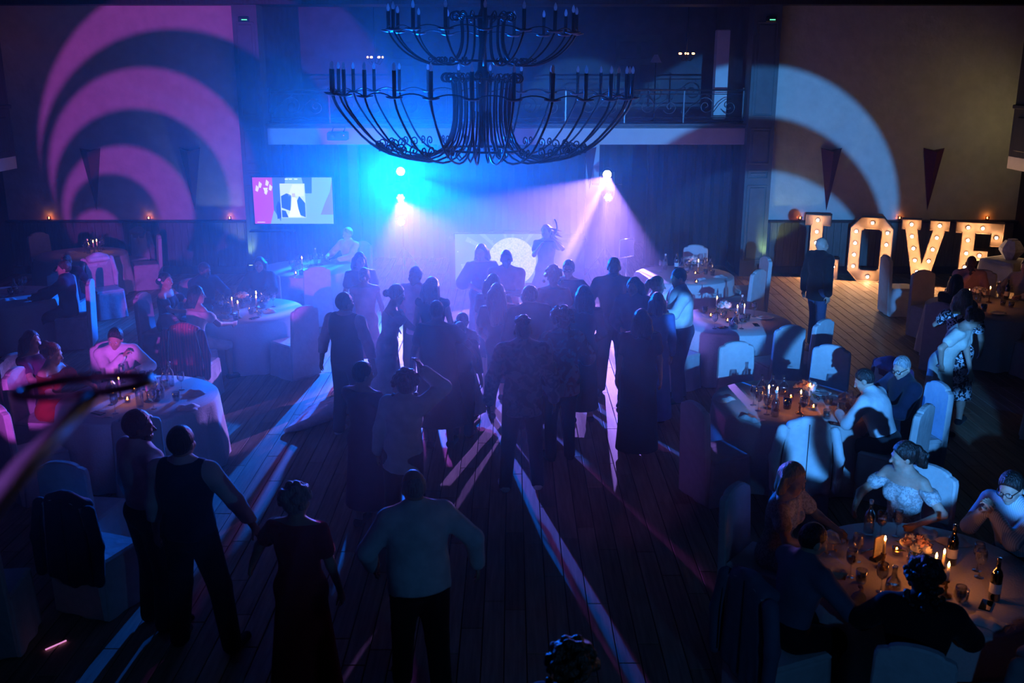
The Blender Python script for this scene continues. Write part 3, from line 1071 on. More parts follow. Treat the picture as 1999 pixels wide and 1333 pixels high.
def plank_mat():
    m = bpy.data.materials.new('floor_planks')
    m.use_nodes = True
    nt = m.node_tree
    b = nt.nodes['Principled BSDF']
    b.inputs['Roughness'].default_value = 0.6
    b.inputs['Specular IOR Level'].default_value = 0.22
    tc = nt.nodes.new('ShaderNodeTexCoord')
    geo = nt.nodes.new('ShaderNodeNewGeometry')
    inf = nt.nodes.new('ShaderNodeObjectInfo')
    mp = nt.nodes.new('ShaderNodeMapping')
    mp.inputs['Scale'].default_value = (14, 0.9, 1)
    nt.links.new(geo.outputs['Position'], mp.inputs[0])
    nz = nt.nodes.new('ShaderNodeTexNoise')
    nz.inputs['Scale'].default_value = 2.2
    nz.inputs['Detail'].default_value = 5
    nt.links.new(mp.outputs[0], nz.inputs['Vector'])
    ad = nt.nodes.new('ShaderNodeMath')
    nt.links.new(geo.outputs['Random Per Island'], ad.inputs[0])
    nt.links.new(inf.outputs['Random'], ad.inputs[1])
    fr = nt.nodes.new('ShaderNodeMath')
    fr.operation = 'FRACT'
    nt.links.new(ad.outputs[0], fr.inputs[0])
    mx = nt.nodes.new('ShaderNodeMath')
    mx.operation = 'MULTIPLY_ADD'
    mx.inputs[1].default_value = 0.35
    nt.links.new(fr.outputs[0], mx.inputs[0])
    nt.links.new(nz.outputs[0], mx.inputs[2])
    rp = nt.nodes.new('ShaderNodeValToRGB')
    rp.color_ramp.elements[0].position = 0.3
    rp.color_ramp.elements[1].position = 0.95
    rp.color_ramp.elements[0].color = (0.17, 0.11, 0.068, 1)
    rp.color_ramp.elements[1].color = (0.44, 0.31, 0.205, 1)
    nt.links.new(mx.outputs[0], rp.inputs[0])
    nt.links.new(rp.outputs[0], b.inputs['Base Color'])
    bp = nt.nodes.new('ShaderNodeBump')
    bp.inputs['Strength'].default_value = 0.25
    bp.inputs['Distance'].default_value = 0.01
    nt.links.new(nz.outputs[0], bp.inputs['Height'])
    nt.links.new(bp.outputs[0], b.inputs['Normal'])
    MATS['floor_planks'] = m


plank_mat()
mat('joint', (0.02, 0.014, 0.01), 0.9)
floor = struct('floor', MB().box((0, 9.5, -0.06), (21.6, 31.4, 0.10)), 'joint')
# floorboards run towards the stage
PW = 0.17
pl_me = {}
boards = []
for i in range(int(21.2 / PW)):
    x = -10.6 + (i + 0.5) * PW
    y = -6.0 + random.uniform(-1.5, 0)
    while y < 25:
        ln = random.choice((1.4, 1.8, 2.2))
        boards.append((x, y + ln / 2, ln))
        y += ln


def plank_mesh(ln):
    w, l, b = (PW - 0.008) / 2, (ln - 0.008) / 2, 0.003
    m = MB()
    v = [(-w, -l, -0.012), (w, -l, -0.012), (w, l, -0.012), (-w, l, -0.012), (-w, -l, -b), (w, -l, -b), (w, l, -b), (-w, l, -b),
         (-w + b, -l + b, 0), (w - b, -l + b, 0), (w - b, l - b, 0), (-w + b, l - b, 0)]
    f = [(8, 9, 10, 11)] + [(k * 4 + i, k * 4 + (i + 1) % 4, k * 4 + 4 + (i + 1) % 4, k * 4 + 4 + i) for k in (0, 1) for i in range(4)]
    return v, f


def board_score(b):
    x, y, _ = b
    if 4.6 < x < 8.2 and 11.5 < y < 20.5:
        return 0 + abs(y - 16) * 0.05
    if -2.4 < x < 2.6 and 5.5 < y < 16:
        return 1 + abs(y - 10) * 0.05
    return 9 + abs(x)


boards.sort(key=board_score)
for ln in (1.4, 1.8, 2.2):
    v, f = plank_mesh(ln)
    pl_me[ln] = MB().add(v, f).mesh('plank', 'floor_planks')
for x, y, ln in boards[:300]:
    obj_of('plank', pl_me[ln], floor, (x, y, 0))
rest = MB()
for x, y, ln in boards[300:]:
    v, f = plank_mesh(ln)
    rest.add([(p[0] + x, p[1] + y, p[2]) for p in v], f)
tag(rest.obj('planking', 'floor_planks', floor), kind='stuff')

WL, WR, YB = -10.6, 10.6, 20.9
LEDGE, TOP = 1.14, 5.43
struct('wall_back_plaster', MB().box(((-10.8 - 5.5) / 2, YB + 0.15, (LEDGE + 6.2) / 2), (5.3, 0.3, 6.2 - LEDGE)), 'plaster')
struct('wall_back_plaster', MB().box(((10.8 + 5.3) / 2, YB + 0.15, (LEDGE + 6.2) / 2), (5.5, 0.3, 6.2 - LEDGE)), 'plaster')
bd = MB().box((0, 0, LEDGE / 2), (0.142, 0.03, LEDGE)).mesh('board', 'wainscot')
for name, x0, x1 in (('wall_back_wainscot', -10.6, -5.5), ('wall_back_wainscot', 5.3, 10.6)):
    wn = struct(name, MB().box(((x0 + x1) / 2, YB + 0.17, LEDGE / 2), (x1 - x0, 0.3, LEDGE)), 'wainscot')
    x = x0 + 0.075
    while x < x1:
        obj_of('board', bd, wn, (x, YB + 0.005, 0))
        x += 0.15
    struct('trim_ledge', MB().bevel_box(((x0 + x1) / 2, YB - 0.05, LEDGE - 0.01), (x1 - x0, 0.2, 0.045), 0.008), 'dark_wood')
    struct('baseboard_back', MB().box(((x0 + x1) / 2, YB - 0.02, 0.08), (x1 - x0, 0.03, 0.16)), 'dark_wood')
struct('trim_beam', MB().box((0, YB - 0.05, TOP + 0.4), (21.2, 0.9, 0.8)), 'dark_wood')
struct('wall_left', MB().box((-10.75, 9.5, 3.1), (0.3, 31, 6.2)), 'dark_wood')
struct('wall_right', MB().box((10.75, 9.5, 3.1), (0.3, 31, 6.2)), 'dark_wood')
struct('wall_front', MB().box((0, -6.15, 3.1), (21.8, 0.3, 6.2)), 'ceiling_paint')
struct('ceiling', MB().box((0, 9.5, 6.3), (21.8, 31.4, 0.2)), 'ceiling_paint')
# gallery under the camera and the galleries along the sides
struct('floor_gallery', MB().box((0, -2.2, 2.72), (21.2, 7.4, 0.14)), 'dark_wood')
for sx in (-1, 1):
    x0 = 9.15
    struct('floor_side_gallery', MB().box((sx * (x0 + 10.6) / 2, 10.0, 2.56), (10.6 - x0, 17.2, 0.22)), 'fascia')
    p = struct('trim_gallery_parapet', MB().box((sx * (x0 + 0.04), 10.0, 3.1), (0.08, 17.2, 0.85)), 'dark_wood')
    struct('rail', MB().bevel_box((sx * (x0 + 0.04), 10.0, 3.56), (0.16, 17.2, 0.07), 0.01), 'dark_wood', p)
    for k in range(9):
        struct('panel', MB().bevel_box((sx * (x0 - 0.01), 17.6 - k * 1.9, 3.08), (0.04, 1.6, 0.6), 0.012), 'dark_wood', p)
    struct('post', MB().bevel_box((sx * (x0 + 0.16), 18.45, 4.4), (0.3, 0.3, 3.6), 0.02), 'dark_wood', p)

# pilasters with raised panels
for k, (x0, x1) in enumerate(((-5.52, -5.03), (4.78, 5.32))):
    xc, w = (x0 + x1) / 2, x1 - x0
    p = struct('trim_pilaster', MB().box((xc, YB - 0.05, 3.1), (w, 0.5, 6.2)), 'pilaster_paint')
    for z0, z1 in ((0.35, 1.9), (2.05, 2.2), (2.35, 3.05), (3.3, 5.1)):
        fr = MB()
        fx0, fx1, t = x0 + 0.07, x1 - 0.07, 0.028
        y = YB - 0.305
        fr.bevel_box((xc, y, z0), (fx1 - fx0, 0.03, t), 0.006).bevel_box((xc, y, z1), (fx1 - fx0, 0.03, t), 0.006)
        fr.bevel_box((fx0, y, (z0 + z1) / 2), (t, 0.03, z1 - z0), 0.006).bevel_box((fx1, y, (z0 + z1) / 2), (t, 0.03, z1 - z0), 0.006)
        struct('moulding', fr, 'pilaster_paint', p)
        struct('panel', MB().bevel_box((xc, YB - 0.3, (z0 + z1) / 2), (w - 0.24, 0.03, z1 - z0 - 0.08), 0.01), 'pilaster_paint', p)

# stage recess with a balcony across it
struct('wall_recess_back', MB().box((0, 25.1, 3.1), (10.8, 0.2, 6.2)), 'alcove_paint')
struct('wall_recess_side', MB().box((-5.2, 23.0, 3.1), (0.2, 4.2, 6.2)), 'alcove_paint')
struct('wall_recess_side', MB().box((5.0, 23.0, 3.1), (0.2, 4.2, 6.2)), 'alcove_paint')
bal = struct('floor_balcony', MB().box((-0.12, 22.7, 2.9), (9.9, 3.5, 0.3)), 'alcove_paint')
struct('trim_balcony_fascia', MB().bevel_box((-0.12, YB - 0.02, 2.88), (9.8, 0.08, 0.335), 0.01), 'fascia')
struct('trim_balcony_edge', MB().bevel_box((-0.12, YB - 0.03, 3.115), (9.84, 0.2, 0.05), 0.012).bevel_box((-0.12, YB - 0.0, 3.07), (9.84, 0.12, 0.04), 0.01), 'pilaster_paint')
struct('trim_recess_post', MB().box((1.72, 21.6, 1.35), (0.28, 0.28, 2.7)), 'fascia')
struct('trim_recess_post', MB().box((-3.4, 21.6, 1.35), (0.2, 0.2, 2.7)), 'alcove_paint')
struct('trim_recess_post', MB().bevel_box((4.35, 21.5, 4.1), (0.26, 0.26, 1.8), 0.02), 'fascia')
for n, (x0, x1, z0, z1) in enumerate(((2.5, 3.6, 3.2, 5.0), (-3.0, -1.6, 3.2, 5.0), (-0.6, 0.9, 3.2, 5.0)), 1):
    w = MB().box(((x0 + x1) / 2, 24.96, (z0 + z1) / 2), (x1 - x0, 0.06, z1 - z0))
    d = struct('door_%d' % n, w, 'pilaster_paint')
    for a in (0, 1):
        for b in (0, 1, 2):
            struct('panel', MB().bevel_box((x0 + (x1 - x0) * (0.27 + 0.46 * a), 24.92, z0 + (z1 - z0) * (0.2 + 0.3 * b)), ((x1 - x0) * 0.36, 0.04, (z1 - z0) * 0.22), 0.012), 'alcove_paint', d)

# wrought-iron balustrade
br = empty('balcony_railing', (0, 0, 0), 0, 'wrought iron balcony railing with scrollwork above the stage', 'railing')
YR = YB + 0.05
for z, r in ((3.80, 0.018), (3.72, 0.009), (3.25, 0.012), (3.17, 0.012)):
    MB().tube([(-5.0, YR, z), (4.76, YR, z)], r, 6).obj('rail', 'bright_iron', br)


def spiral(cx, cz, r0, turns, a0, sgn, y, n=26):
    out = []
    for i in range(n):
        t = i / (n - 1)
        r = r0 * (1 - 0.88 * t)
        a = a0 + sgn * t * turns * 6.283
        out.append((cx + r * math.cos(a), y, cz + r * math.sin(a)))
    return out


post = MB().box((0, 0, 0.34), (0.025, 0.025, 0.68)).sphere((0, 0, 0.71), 0.025, 8, 5).mesh('post', 'bright_iron')
scr_parts = [MB().tube(spiral(0.0, 0.0, 0.19, 1.6, 2.6, -1, 0), 0.011, 5), MB().tube(spiral(0.48, -0.02, 0.15, 1.4, 3.6, 1, 0), 0.010, 5),
             MB().tube([(-0.16, 0, 0.1), (-0.3, 0, 0.0), (-0.42, 0, -0.16), (-0.5, 0, -0.12), (-0.48, 0, -0.05)], 0.009, 5),
             MB().tube([(0.16, 0, -0.12), (0.28, 0, 0.05), (0.40, 0, 0.14), (0.52, 0, 0.14)], 0.009, 5),
             MB().tube([(-0.02, 0, 0.19), (0.03, 0, 0.24), (0.08, 0, 0.19)], 0.008, 5)]
scr_me = [m_.mesh('scroll', 'bright_iron') for m_ in scr_parts]
for k in range(9):
    x = -4.95 + k * 1.21
    obj_of('post', post, br, (x, YR, 3.12))
    if k < 8:
        for m_ in scr_me:
            obj_of('scroll', m_, br, (x + 0.45, YR, 3.48))

# curtains at the sides of the recess
def curtain(x0, x1, y, z0, z1, n, label):
    v, f = [], []
    N = n * 8
    for i in range(N + 1):
        t = i / N
        x = x0 + (x1 - x0) * t
        for z, am in ((z0, 0.07), ((z0 + z1) / 2, 0.06), (z1, 0.035)):
            v.append((x + 0.02 * math.sin(t * n * 6.283 * 2), y + am * math.sin(t * n * 6.283) + 0.02 * math.sin(t * 17), z))
    m = len(v)
    v += [(p[0], p[1] + 0.012, p[2]) for p in v]
    for i in range(N):
        for k in (0, 1):
            a = i * 3 + k
            f.append((a, a + 3, a + 4, a + 1))
            f.append((m + a + 1, m + a + 4, m + a + 3, m + a))
    o = MB().add(v, f, True).obj('curtain', 'curtain')
    tag(o, label, 'curtain')


curtain(2.9, 4.75, 21.7, 0.02, 2.72, 9, 'dark pleated curtain hanging in the recess beside the panelled pilaster')
curtain(-5.0, -3.7, 21.7, 0.02, 2.72, 7, 'dark pleated curtain hanging behind the television')
curtain(-3.6, 2.7, 22.6, 0.02, 2.72, 22, 'wide dark backdrop curtain closing the stage behind the disc jockey table')

# ================================================================ wall fittings
def sconce(x, label):
    w, h, d, zt = 0.215, 1.30, 0.17, 2.64
    # a folded wedge: two long triangles meeting in a ridge, notched at the top
    v = [(-w, 0, 0), (0, -d, -0.07), (w, 0, 0), (0, 0, -h), (0, 0, -0.04)]
    f = [(0, 3, 1), (1, 3, 2), (0, 1, 4), (1, 2, 4), (0, 4, 2, 3)]
    e = empty('wall_sconce', (x, YB - 0.01, zt), 0, label, 'wall lamp', 'pointed wall sconces')
    MB().add(v, f).obj('shade', 'red_sconce', e)
    MB().tube([v[0], v[1], v[2]], 0.006, 5).obj('rim', 'red_sconce', e)


sconce(-8.72, 'dark red wedge wall sconce crossed by the violet inner arcs above the tealights')
sconce(-6.66, 'dark red wedge wall sconce nearer the television on the violet lit wall')
sconce(6.60, 'dark red wedge wall sconce standing in the pale blue light above the letter L')
sconce(8.72, 'dark red wedge wall sconce on brown unlit plaster above the letters V and E')
e = empty('wall_sconce', (1.66, 21.44, 2.62), 0, 'dark red wedge wall sconce on the post in the stage recess', 'wall lamp', 'pointed wall sconces')
MB().add([(-0.13, 0, 0), (0, -0.12, -0.05), (0.13, 0, 0), (0, 0, -0.9), (0, 0, -0.03)], [(0, 3, 1), (1, 3, 2), (0, 1, 4), (1, 2, 4), (0, 4, 2, 3)]).obj('shade', 'red_sconce', e)


def emissive(name, c, s):
    return emit_mat(name, c, s)


emissive('flame', (1.0, 0.29, 0.05), 150.0)
emissive('tea_flame', (1.0, 0.30, 0.06), 130.0)
emissive('marquee_bulb', (1.0, 0.56, 0.28), 260.0)
emissive('lens_blue', (0.55, 0.95, 1.0), 30.0)
emissive('lens_lilac', (0.95, 0.8, 1.0), 30.0)
emissive('lens_warm', (1.0, 0.85, 0.6), 10.0)
emissive('led_white', (0.7, 0.8, 1.0), 5.0)
emissive('led_red', (1.0, 0.08, 0.04), 3.0)
emissive('led_green', (0.15, 0.9, 0.5), 1.2)
emissive('uplight', (0.75, 1.0, 0.45), 6.0)
emissive('candle_bulb', (1.0, 0.38, 0.14), 9.0)
emissive('glint_pink', (1.0, 0.35, 0.8), 0.8)

tea_glass = MB().lathe([(0.001, 0.002), (0.028, 0.002), (0.033, 0.03), (0.035, 0.062), (0.032, 0.062), (0.029, 0.03), (0.024, 0.006), (0.001, 0.006)], 14).mesh('cup', 'amber_glass')
tea_wax = MB().lathe([(0.001, 0.026), (0.026, 0.026), (0.025, 0.008), (0.001, 0.008)], 12).mesh('wax', 'wax')
flame_me = MB().lathe([(0.0015, 0.0), (0.006, 0.006), (0.0075, 0.014), (0.005, 0.026), (0.001, 0.040)], 7).mesh('flame', 'flame')
tea_flame_me = MB().lathe([(0.0015, 0.0), (0.006, 0.005), (0.007, 0.012), (0.004, 0.022), (0.001, 0.030)], 7).mesh('flame', 'tea_flame')


def tealight(loc, label, group, cup=True, s=1.0):
    e = empty('tealight', loc, 0, label, 'candle', group)
    e.scale = (s, s, s)
    if cup:
        obj_of('cup', tea_glass, e)
    obj_of('wax', tea_wax, e)
    obj_of('flame', tea_flame_me, e, (0, 0, 0.027))
    return e


for x, lab in ((-9.72, 'tealight on the wall ledge farthest from the television'), (-7.63, 'tealight on the wall ledge between the two violet lit sconces'), (-5.93, 'tealight on the wall ledge beside the television'),
               (6.05, 'tealight on the wall ledge beside the shadow of a head'), (8.14, 'tealight on the wall ledge above the letter V'), (9.98, 'tealight on the wall ledge beyond the letter E')):
    tealight((x, YB - 0.06, LEDGE + 0.0135), lab, 'tealights on the wall ledge', s=1.25)

# emergency lights high by the pilasters
for x, lab in ((-5.28, 'small green emergency light high on the pilaster by the violet wall'), (5.1, 'small green emergency light high on the pilaster by the blue lit wall')):
    e = empty('emergency_light', (x, YB - 0.34, 5.16), 0, lab, 'light')
    MB().bevel_box((0, 0, 0), (0.2, 0.06, 0.1), 0.01).obj('housing', 'black_plastic', e)
    MB().box((0.02, -0.033, -0.01), (0.11, 0.006, 0.02)).obj('lens', 'led_green', e)

# uplights on the floor by the pilasters
for x, tx, lab in ((-5.42, -5.85, 'small floor uplight throwing yellow green light by the television'), (5.18, 5.75, 'small floor uplight throwing yellow green light behind the dark chairs')):
    e = empty('floor_uplight', (x, 20.35, 0), 0, lab, 'light')
    MB().bevel_box((0, 0, 0.02), (0.2, 0.14, 0.04), 0.01).obj('foot', 'black_plastic', e)
    MB().tube([(0, 0, 0.04), (0, 0, 0.2)], 0.02, 8).obj('stem', 'black_plastic', e)
    MB().lathe([(0.001, 0.16), (0.07, 0.18), (0.085, 0.29), (0.08, 0.30), (0.066, 0.27), (0.001, 0.26)], 16).obj('housing', 'black_plastic', e)
    MB().lathe([(0.001, 0.272), (0.066, 0.278)], 16).obj('lens', 'uplight', e)
    add_spot((x, 20.35, 0.33), (tx, 21.0, 1.75), 26, 62, 0.5, (0.72, 1.0, 0.35), 0.05)

# wall lamps tucked behind the side galleries
for x, z, pw, c, lab in ((9.95, 3.05, 14, (1.0, 0.88, 0.38), 'shaded wall lamp behind the gallery end washing the plaster yellow'),
                         (-9.95, 4.5, 2.2, (1.0, 0.30, 0.13), 'shaded wall lamp behind the gallery post glowing reddish')):
    e = empty('wall_lamp', (x, 19.4, z), 0, lab, 'wall lamp')
    MB().lathe([(0.03, -0.05), (0.09, 0.06), (0.085, 0.06), (0.025, -0.045)], 14).obj('shade', 'fascia', e)
    MB().sphere((0, 0, 0.02), 0.03, 8, 6).obj('bulb', 'candle_bulb', e)
    MB().tube([(0, 0, -0.04), (0, 0, -0.2), ((10.58 - abs(x)) * (1 if x > 0 else -1), 0, -0.2)], 0.012, 6).obj('bracket', 'iron', e)
    add_spot((x, 19.3, z + 0.1), (x - (0.6 if x > 0 else -0.6), 20.9, z - 0.1), pw, 140, 0.8, c, 0.15)

# ================================================================ the two-tier chandelier
CH = empty('chandelier', (-0.41, 12.0, 0), 0, 'huge two tier wrought iron chandelier with candle bulbs over the dance floor', 'chandelier')
CH.rotation_euler = (0, R(0.9), 0)


def smooth_path(P, n):
    P = [Vector(p) for p in P]
    out = []
    m = len(P) - 1
    for i in range(n):
        t = i / (n - 1) * m
        k = min(int(t), m - 1)
        t -= k
        p0, p1, p2, p3 = P[max(k - 1, 0)], P[k], P[k + 1], P[min(k + 2, m)]
        out.append(0.5 * ((2 * p1) + (p2 - p0) * t + (2 * p0 - 5 * p1 + 4 * p2 - p3) * t * t + (3 * p1 - p0 - 3 * p2 + p3) * t ** 3))
    return out


LOWER = [(0.36, 4.12), (0.33, 3.85), (0.35, 3.55), (0.47, 3.31), (0.75, 3.21), (1.08, 3.26), (1.33, 3.39), (1.54, 3.60), (1.69, 3.80), (1.74, 3.93)]
UPPER = [(0.26, 4.80), (0.24, 4.62), (0.26, 4.45), (0.34, 4.32), (0.52, 4.27), (0.72, 4.31), (0.90, 4.41), (1.02, 4.53), (1.08, 4.63)]


def tier(prof, count, off, r, candle_h, zc):
    arm_me = MB().tube(smooth_path([(a, 0, z) for a, z in prof], 22), r, 6).mesh('arm', 'iron')
    rim, zr = prof[-1]
    sp = [MB(), MB(), MB()]
    q = prof[len(prof) // 2]
    sp[0].tube([(p[0], 0, p[2]) for p in spiral(q[0] - 0.02, q[1] + 0.085 * (rim / 1.74), 0.075 * (rim / 1.74), 1.4, -1.6, 1, 0, 18)], r * 0.7, 5)
    sp[1].tube([(p[0], 0, p[2]) for p in spiral(q[0] + 0.14 * (rim / 1.74), q[1] + 0.10 * (rim / 1.74), 0.055 * (rim / 1.74), 1.3, -1.2, -1, 0, 16)], r * 0.7, 5)
    q0 = prof[0]
    sp[2].tube([(p[0], 0, p[2]) for p in spiral(q0[0] + 0.07, q0[1] + 0.0, 0.07, 1.4, 3.14, -1, 0, 18)], r * 0.8, 5)
    sp_me = [m_.mesh('scroll', 'iron') for m_ in sp]
    plate = MB().lathe([(0.001, zr - 0.012), (0.045, zr - 0.006), (0.085, zr + 0.006), (0.092, zr + 0.018), (0.085, zr + 0.014), (0.04, zr + 0.004), (0.001, zr)], 14, (rim, 0, 0)).mesh('drip_plate', 'iron')
    cs = MB().lathe([(0.001, zr), (0.021, zr), (0.0215, zr + candle_h), (0.001, zr + candle_h)], 10, (rim, 0, 0)).mesh('candle_sleeve', 'candle_sleeve')
    bu = MB().lathe([(0.010, 0), (0.017, 0.018), (0.019, 0.036), (0.013, 0.062), (0.001, 0.085)], 9, (rim, 0, zr + candle_h)).mesh('bulb', 'bulb_glass')
    a1 = 2 * math.pi / count
    sw = MB().tube([(rim * math.cos(a1 * t), rim * math.sin(a1 * t), zr + 0.0 + 0.05 * math.sin(math.pi * t) * (1 if i < 99 else 1)) for i, t in enumerate(np.linspace(0.06, 0.94, 8))], r * 0.55, 5).mesh('swag', 'iron')
    for k in range(count):
        a = off + k * a1
        arm = obj_of('arm', arm_me, CH, (0, 0, 0), a)
        for m_ in sp_me:
            obj_of('scroll', m_, arm)
        obj_of('drip_plate', plate, arm)
        obj_of('candle_sleeve', cs, arm)
        obj_of('bulb', bu, arm)
        obj_of('swag', sw, arm)


tier(LOWER, 26, 0.09, 0.0125, 0.275, 0)
tier(UPPER, 16, 0.05, 0.011, 0.22, 0)
MB().lathe([(0.001, 3.32), (0.03, 3.34), (0.05, 3.42), (0.03, 3.5), (0.045, 3.8), (0.06, 4.1), (0.1, 4.16), (0.06, 4.22), (0.04, 4.5), (0.07, 4.8), (0.03, 4.9), (0.02, 6.2)], 14).obj('column', 'iron', CH)
for z, rr in ((4.12, 0.37), (4.80, 0.27), (3.31, 0.47), (4.32, 0.34)):
    MB().tube([(rr * math.cos(a), rr * math.sin(a), z) for a in np.linspace(0, 6.283, 40)[:-1]], 0.014, 6, closed=True).obj('collar_ring', 'iron', CH)
hk = MB()
hook = MB().tube([(0.10, 0, 3.75), (0.13, 0, 3.42), (0.20, 0, 3.24), (0.27, 0, 3.18), (0.32, 0, 3.23), (0.30, 0, 3.30), (0.26, 0, 3.29)], 0.012, 6).mesh('hook', 'iron')
for k in range(8):
    obj_of('hook', hook, CH, (0, 0, 0), k * math.pi / 4 + 0.3)
MB().lathe([(0.02, 6.2), (0.16, 6.2), (0.14, 6.12), (0.02, 6.08)], 16).obj('ceiling_rose', 'iron', CH)

# small lit chandeliers deep in the balcony
def small_chandelier(x, z, label):
    e = empty('small_chandelier', (x, 23.6, z), 0, label, 'chandelier')
    MB().tube([(0, 0, -0.1), (0, 0, 6.2 - z)], 0.012, 6).obj('rod', 'iron', e)
    for k in range(6):
        a = k * math.pi / 3 + 0.2
        c, s = math.cos(a) * 0.17, math.sin(a) * 0.17
        arm = MB().tube([(0, 0, -0.1), (c * 0.6, s * 0.6, -0.13), (c, s, -0.04), (c, s, 0.0)], 0.008, 5).obj('arm', 'iron', e)
        MB().sphere((c, s, 0.03), 0.022, 8, 6).obj('bulb', 'candle_bulb', arm)


small_chandelier(-3.12, 4.44, 'small lit chandelier on the balcony seen through the blue beams')
small_chandelier(3.98, 4.52, 'small lit chandelier on the balcony above the scrollwork railing')
e = empty('balcony_lamp', (3.2, 23.0, 3.9), 0, 'unlit pale lampshade standing on the dark balcony', 'lamp')
MB().lathe([(0.04, 0.62), (0.13, 0.45), (0.125, 0.45), (0.035, 0.61)], 16).obj('shade', 'fascia', e)
MB().lathe([(0.001, -0.85), (0.12, -0.85), (0.12, -0.82), (0.015, -0.78), (0.012, 0.5), (0.001, 0.5)], 12).obj('stand', 'iron', e)

# ================================================================ screens
def flat(e, name, pts, y, m):
    """flat picture area on a screen; pts in the screen plane (x, z)"""
    MB().add([(x, y, z) for x, z in pts], [tuple(range(len(pts)))]).obj(name, m, e)


tv = empty('television', (-4.455, 20.3, 0), 0, 'television on a stand showing a slideshow of wedding photos beside the pilaster', 'television')
TW, TZ0, TZ1 = 1.61, 1.16, 2.10
MB().bevel_box((0, 0.035, (TZ0 + TZ1) / 2), (TW + 0.05, 0.06, TZ1 - TZ0 + 0.05), 0.008).obj('case', 'black_plastic', tv)
MB().tube([(0, 0.08, 0.05), (0, 0.08, 1.5)], 0.035, 10).obj('pole', 'black_plastic', tv)
MB().bevel_box((0, 0.1, 0.03), (0.9, 0.5, 0.06), 0.02).obj('base', 'black_plastic', tv)
MB().bevel_box((-0.45, -0.05, 1.02), (0.9, 0.22, 0.03), 0.008).obj('shelf', 'black_plastic', tv)
sc = MB().add([(-TW / 2, 0, TZ0), (TW / 2, 0, TZ0), (TW / 2, 0, TZ1), (-TW / 2, 0, TZ1)], [(0, 1, 2, 3)]).obj('screen', emit_mat('tv_bg', (0.30, 0.52, 0.56), 1.0), tv)


def tvp(a, b):
    return (-TW / 2 + a * TW, TZ0 + b * (TZ1 - TZ0))


def tvshape(name, pts, y, c, s=1.0):
    flat(sc, 'picture', [tvp(*p) for p in pts], y, emit_mat('tv_' + name, c, s * 1.7))


tvshape('magenta', [(0, 0), (0.2, 0), (0.25, 0.3), (0.25, 1), (0, 1)], -0.002, (0.46, 0.035, 0.36), 0.8)
tvshape('shade', [(0.25, 0.3), (0.33, 0.05), (0.36, 0.5), (0.42, 1), (0.25, 1)], -0.002, (0.06, 0.11, 0.24), 0.8)
tvshape('fig1', [(0.29, 0.10), (0.34, 0.14), (0.35, 0.40), (0.31, 0.5), (0.28, 0.36)], -0.003, (0.02, 0.03, 0.09), 0.8)
tvshape('fig2', [(0.66, 0.66), (0.74, 0.66), (0.75, 1), (0.62, 1)], -0.003, (0.05, 0.09, 0.14), 0.8)
tvshape('wedge', [(0.84, 0.2), (1, 0.2), (1, 0.95), (0.97, 0.7), (0.9, 0.45)], -0.003, (0.22, 0.12, 0.32), 0.8)
for k, (a, b) in enumerate(((0.03, 0.72), (0.07, 0.80), (0.14, 0.66), (0.20, 0.74), (0.16, 0.84))):
    tvshape('petal', [(a, b), (a + 0.03, b - 0.03), (a + 0.05, b + 0.06), (a + 0.015, b + 0.12)], -0.003, (0.72, 0.62, 0.72), 0.8)
tvshape('collar', [(0.13, 0.78), (0.16, 0.62), (0.19, 0.78)], -0.0035, (0.75, 0.7, 0.78), 0.8)
tvshape('photo', [(0.34, 0.13), (0.655, 0.13), (0.655, 0.87), (0.34, 0.87)], -0.004, (0.62, 0.72, 0.55), 0.75)
tvshape('p_top', [(0.44, 0.6), (0.64, 0.6), (0.64, 0.85), (0.5, 0.85)], -0.005, (0.75, 0.78, 0.62), 0.8)
tvshape('p_dark', [(0.35, 0.35), (0.46, 0.28), (0.48, 0.62), (0.42, 0.66), (0.35, 0.6)], -0.005, (0.03, 0.06, 0.12), 0.8)
tvshape('p_dark', [(0.57, 0.2), (0.65, 0.14), (0.65, 0.45), (0.58, 0.6), (0.55, 0.5)], -0.005, (0.03, 0.06, 0.12), 0.8)
tvshape('p_dark', [(0.35, 0.14), (0.43, 0.14), (0.40, 0.28), (0.35, 0.3)], -0.005, (0.03, 0.06, 0.12), 0.8)
tvshape('p_dress', [(0.43, 0.15), (0.59, 0.15), (0.55, 0.4), (0.54, 0.56), (0.49, 0.58), (0.48, 0.4)], -0.006, (0.85, 0.86, 0.72), 0.85)
tvshape('p_head', [(0.49, 0.58), (0.53, 0.58), (0.53, 0.66), (0.49, 0.66)], -0.006, (0.55, 0.45, 0.3), 0.8)
for a in (0.41, 0.46, 0.53):
    tvshape('caption', [(a, 0.955), (a + 0.04, 0.955), (a + 0.04, 0.975), (a, 0.975)], -0.004, (0.9, 0.95, 0.95), 0.8)
tvshape('caption', [(0.03, 0.03), (0.13, 0.03), (0.13, 0.04), (0.03, 0.04)], -0.004, (0.9, 0.95, 0.95), 0.8)


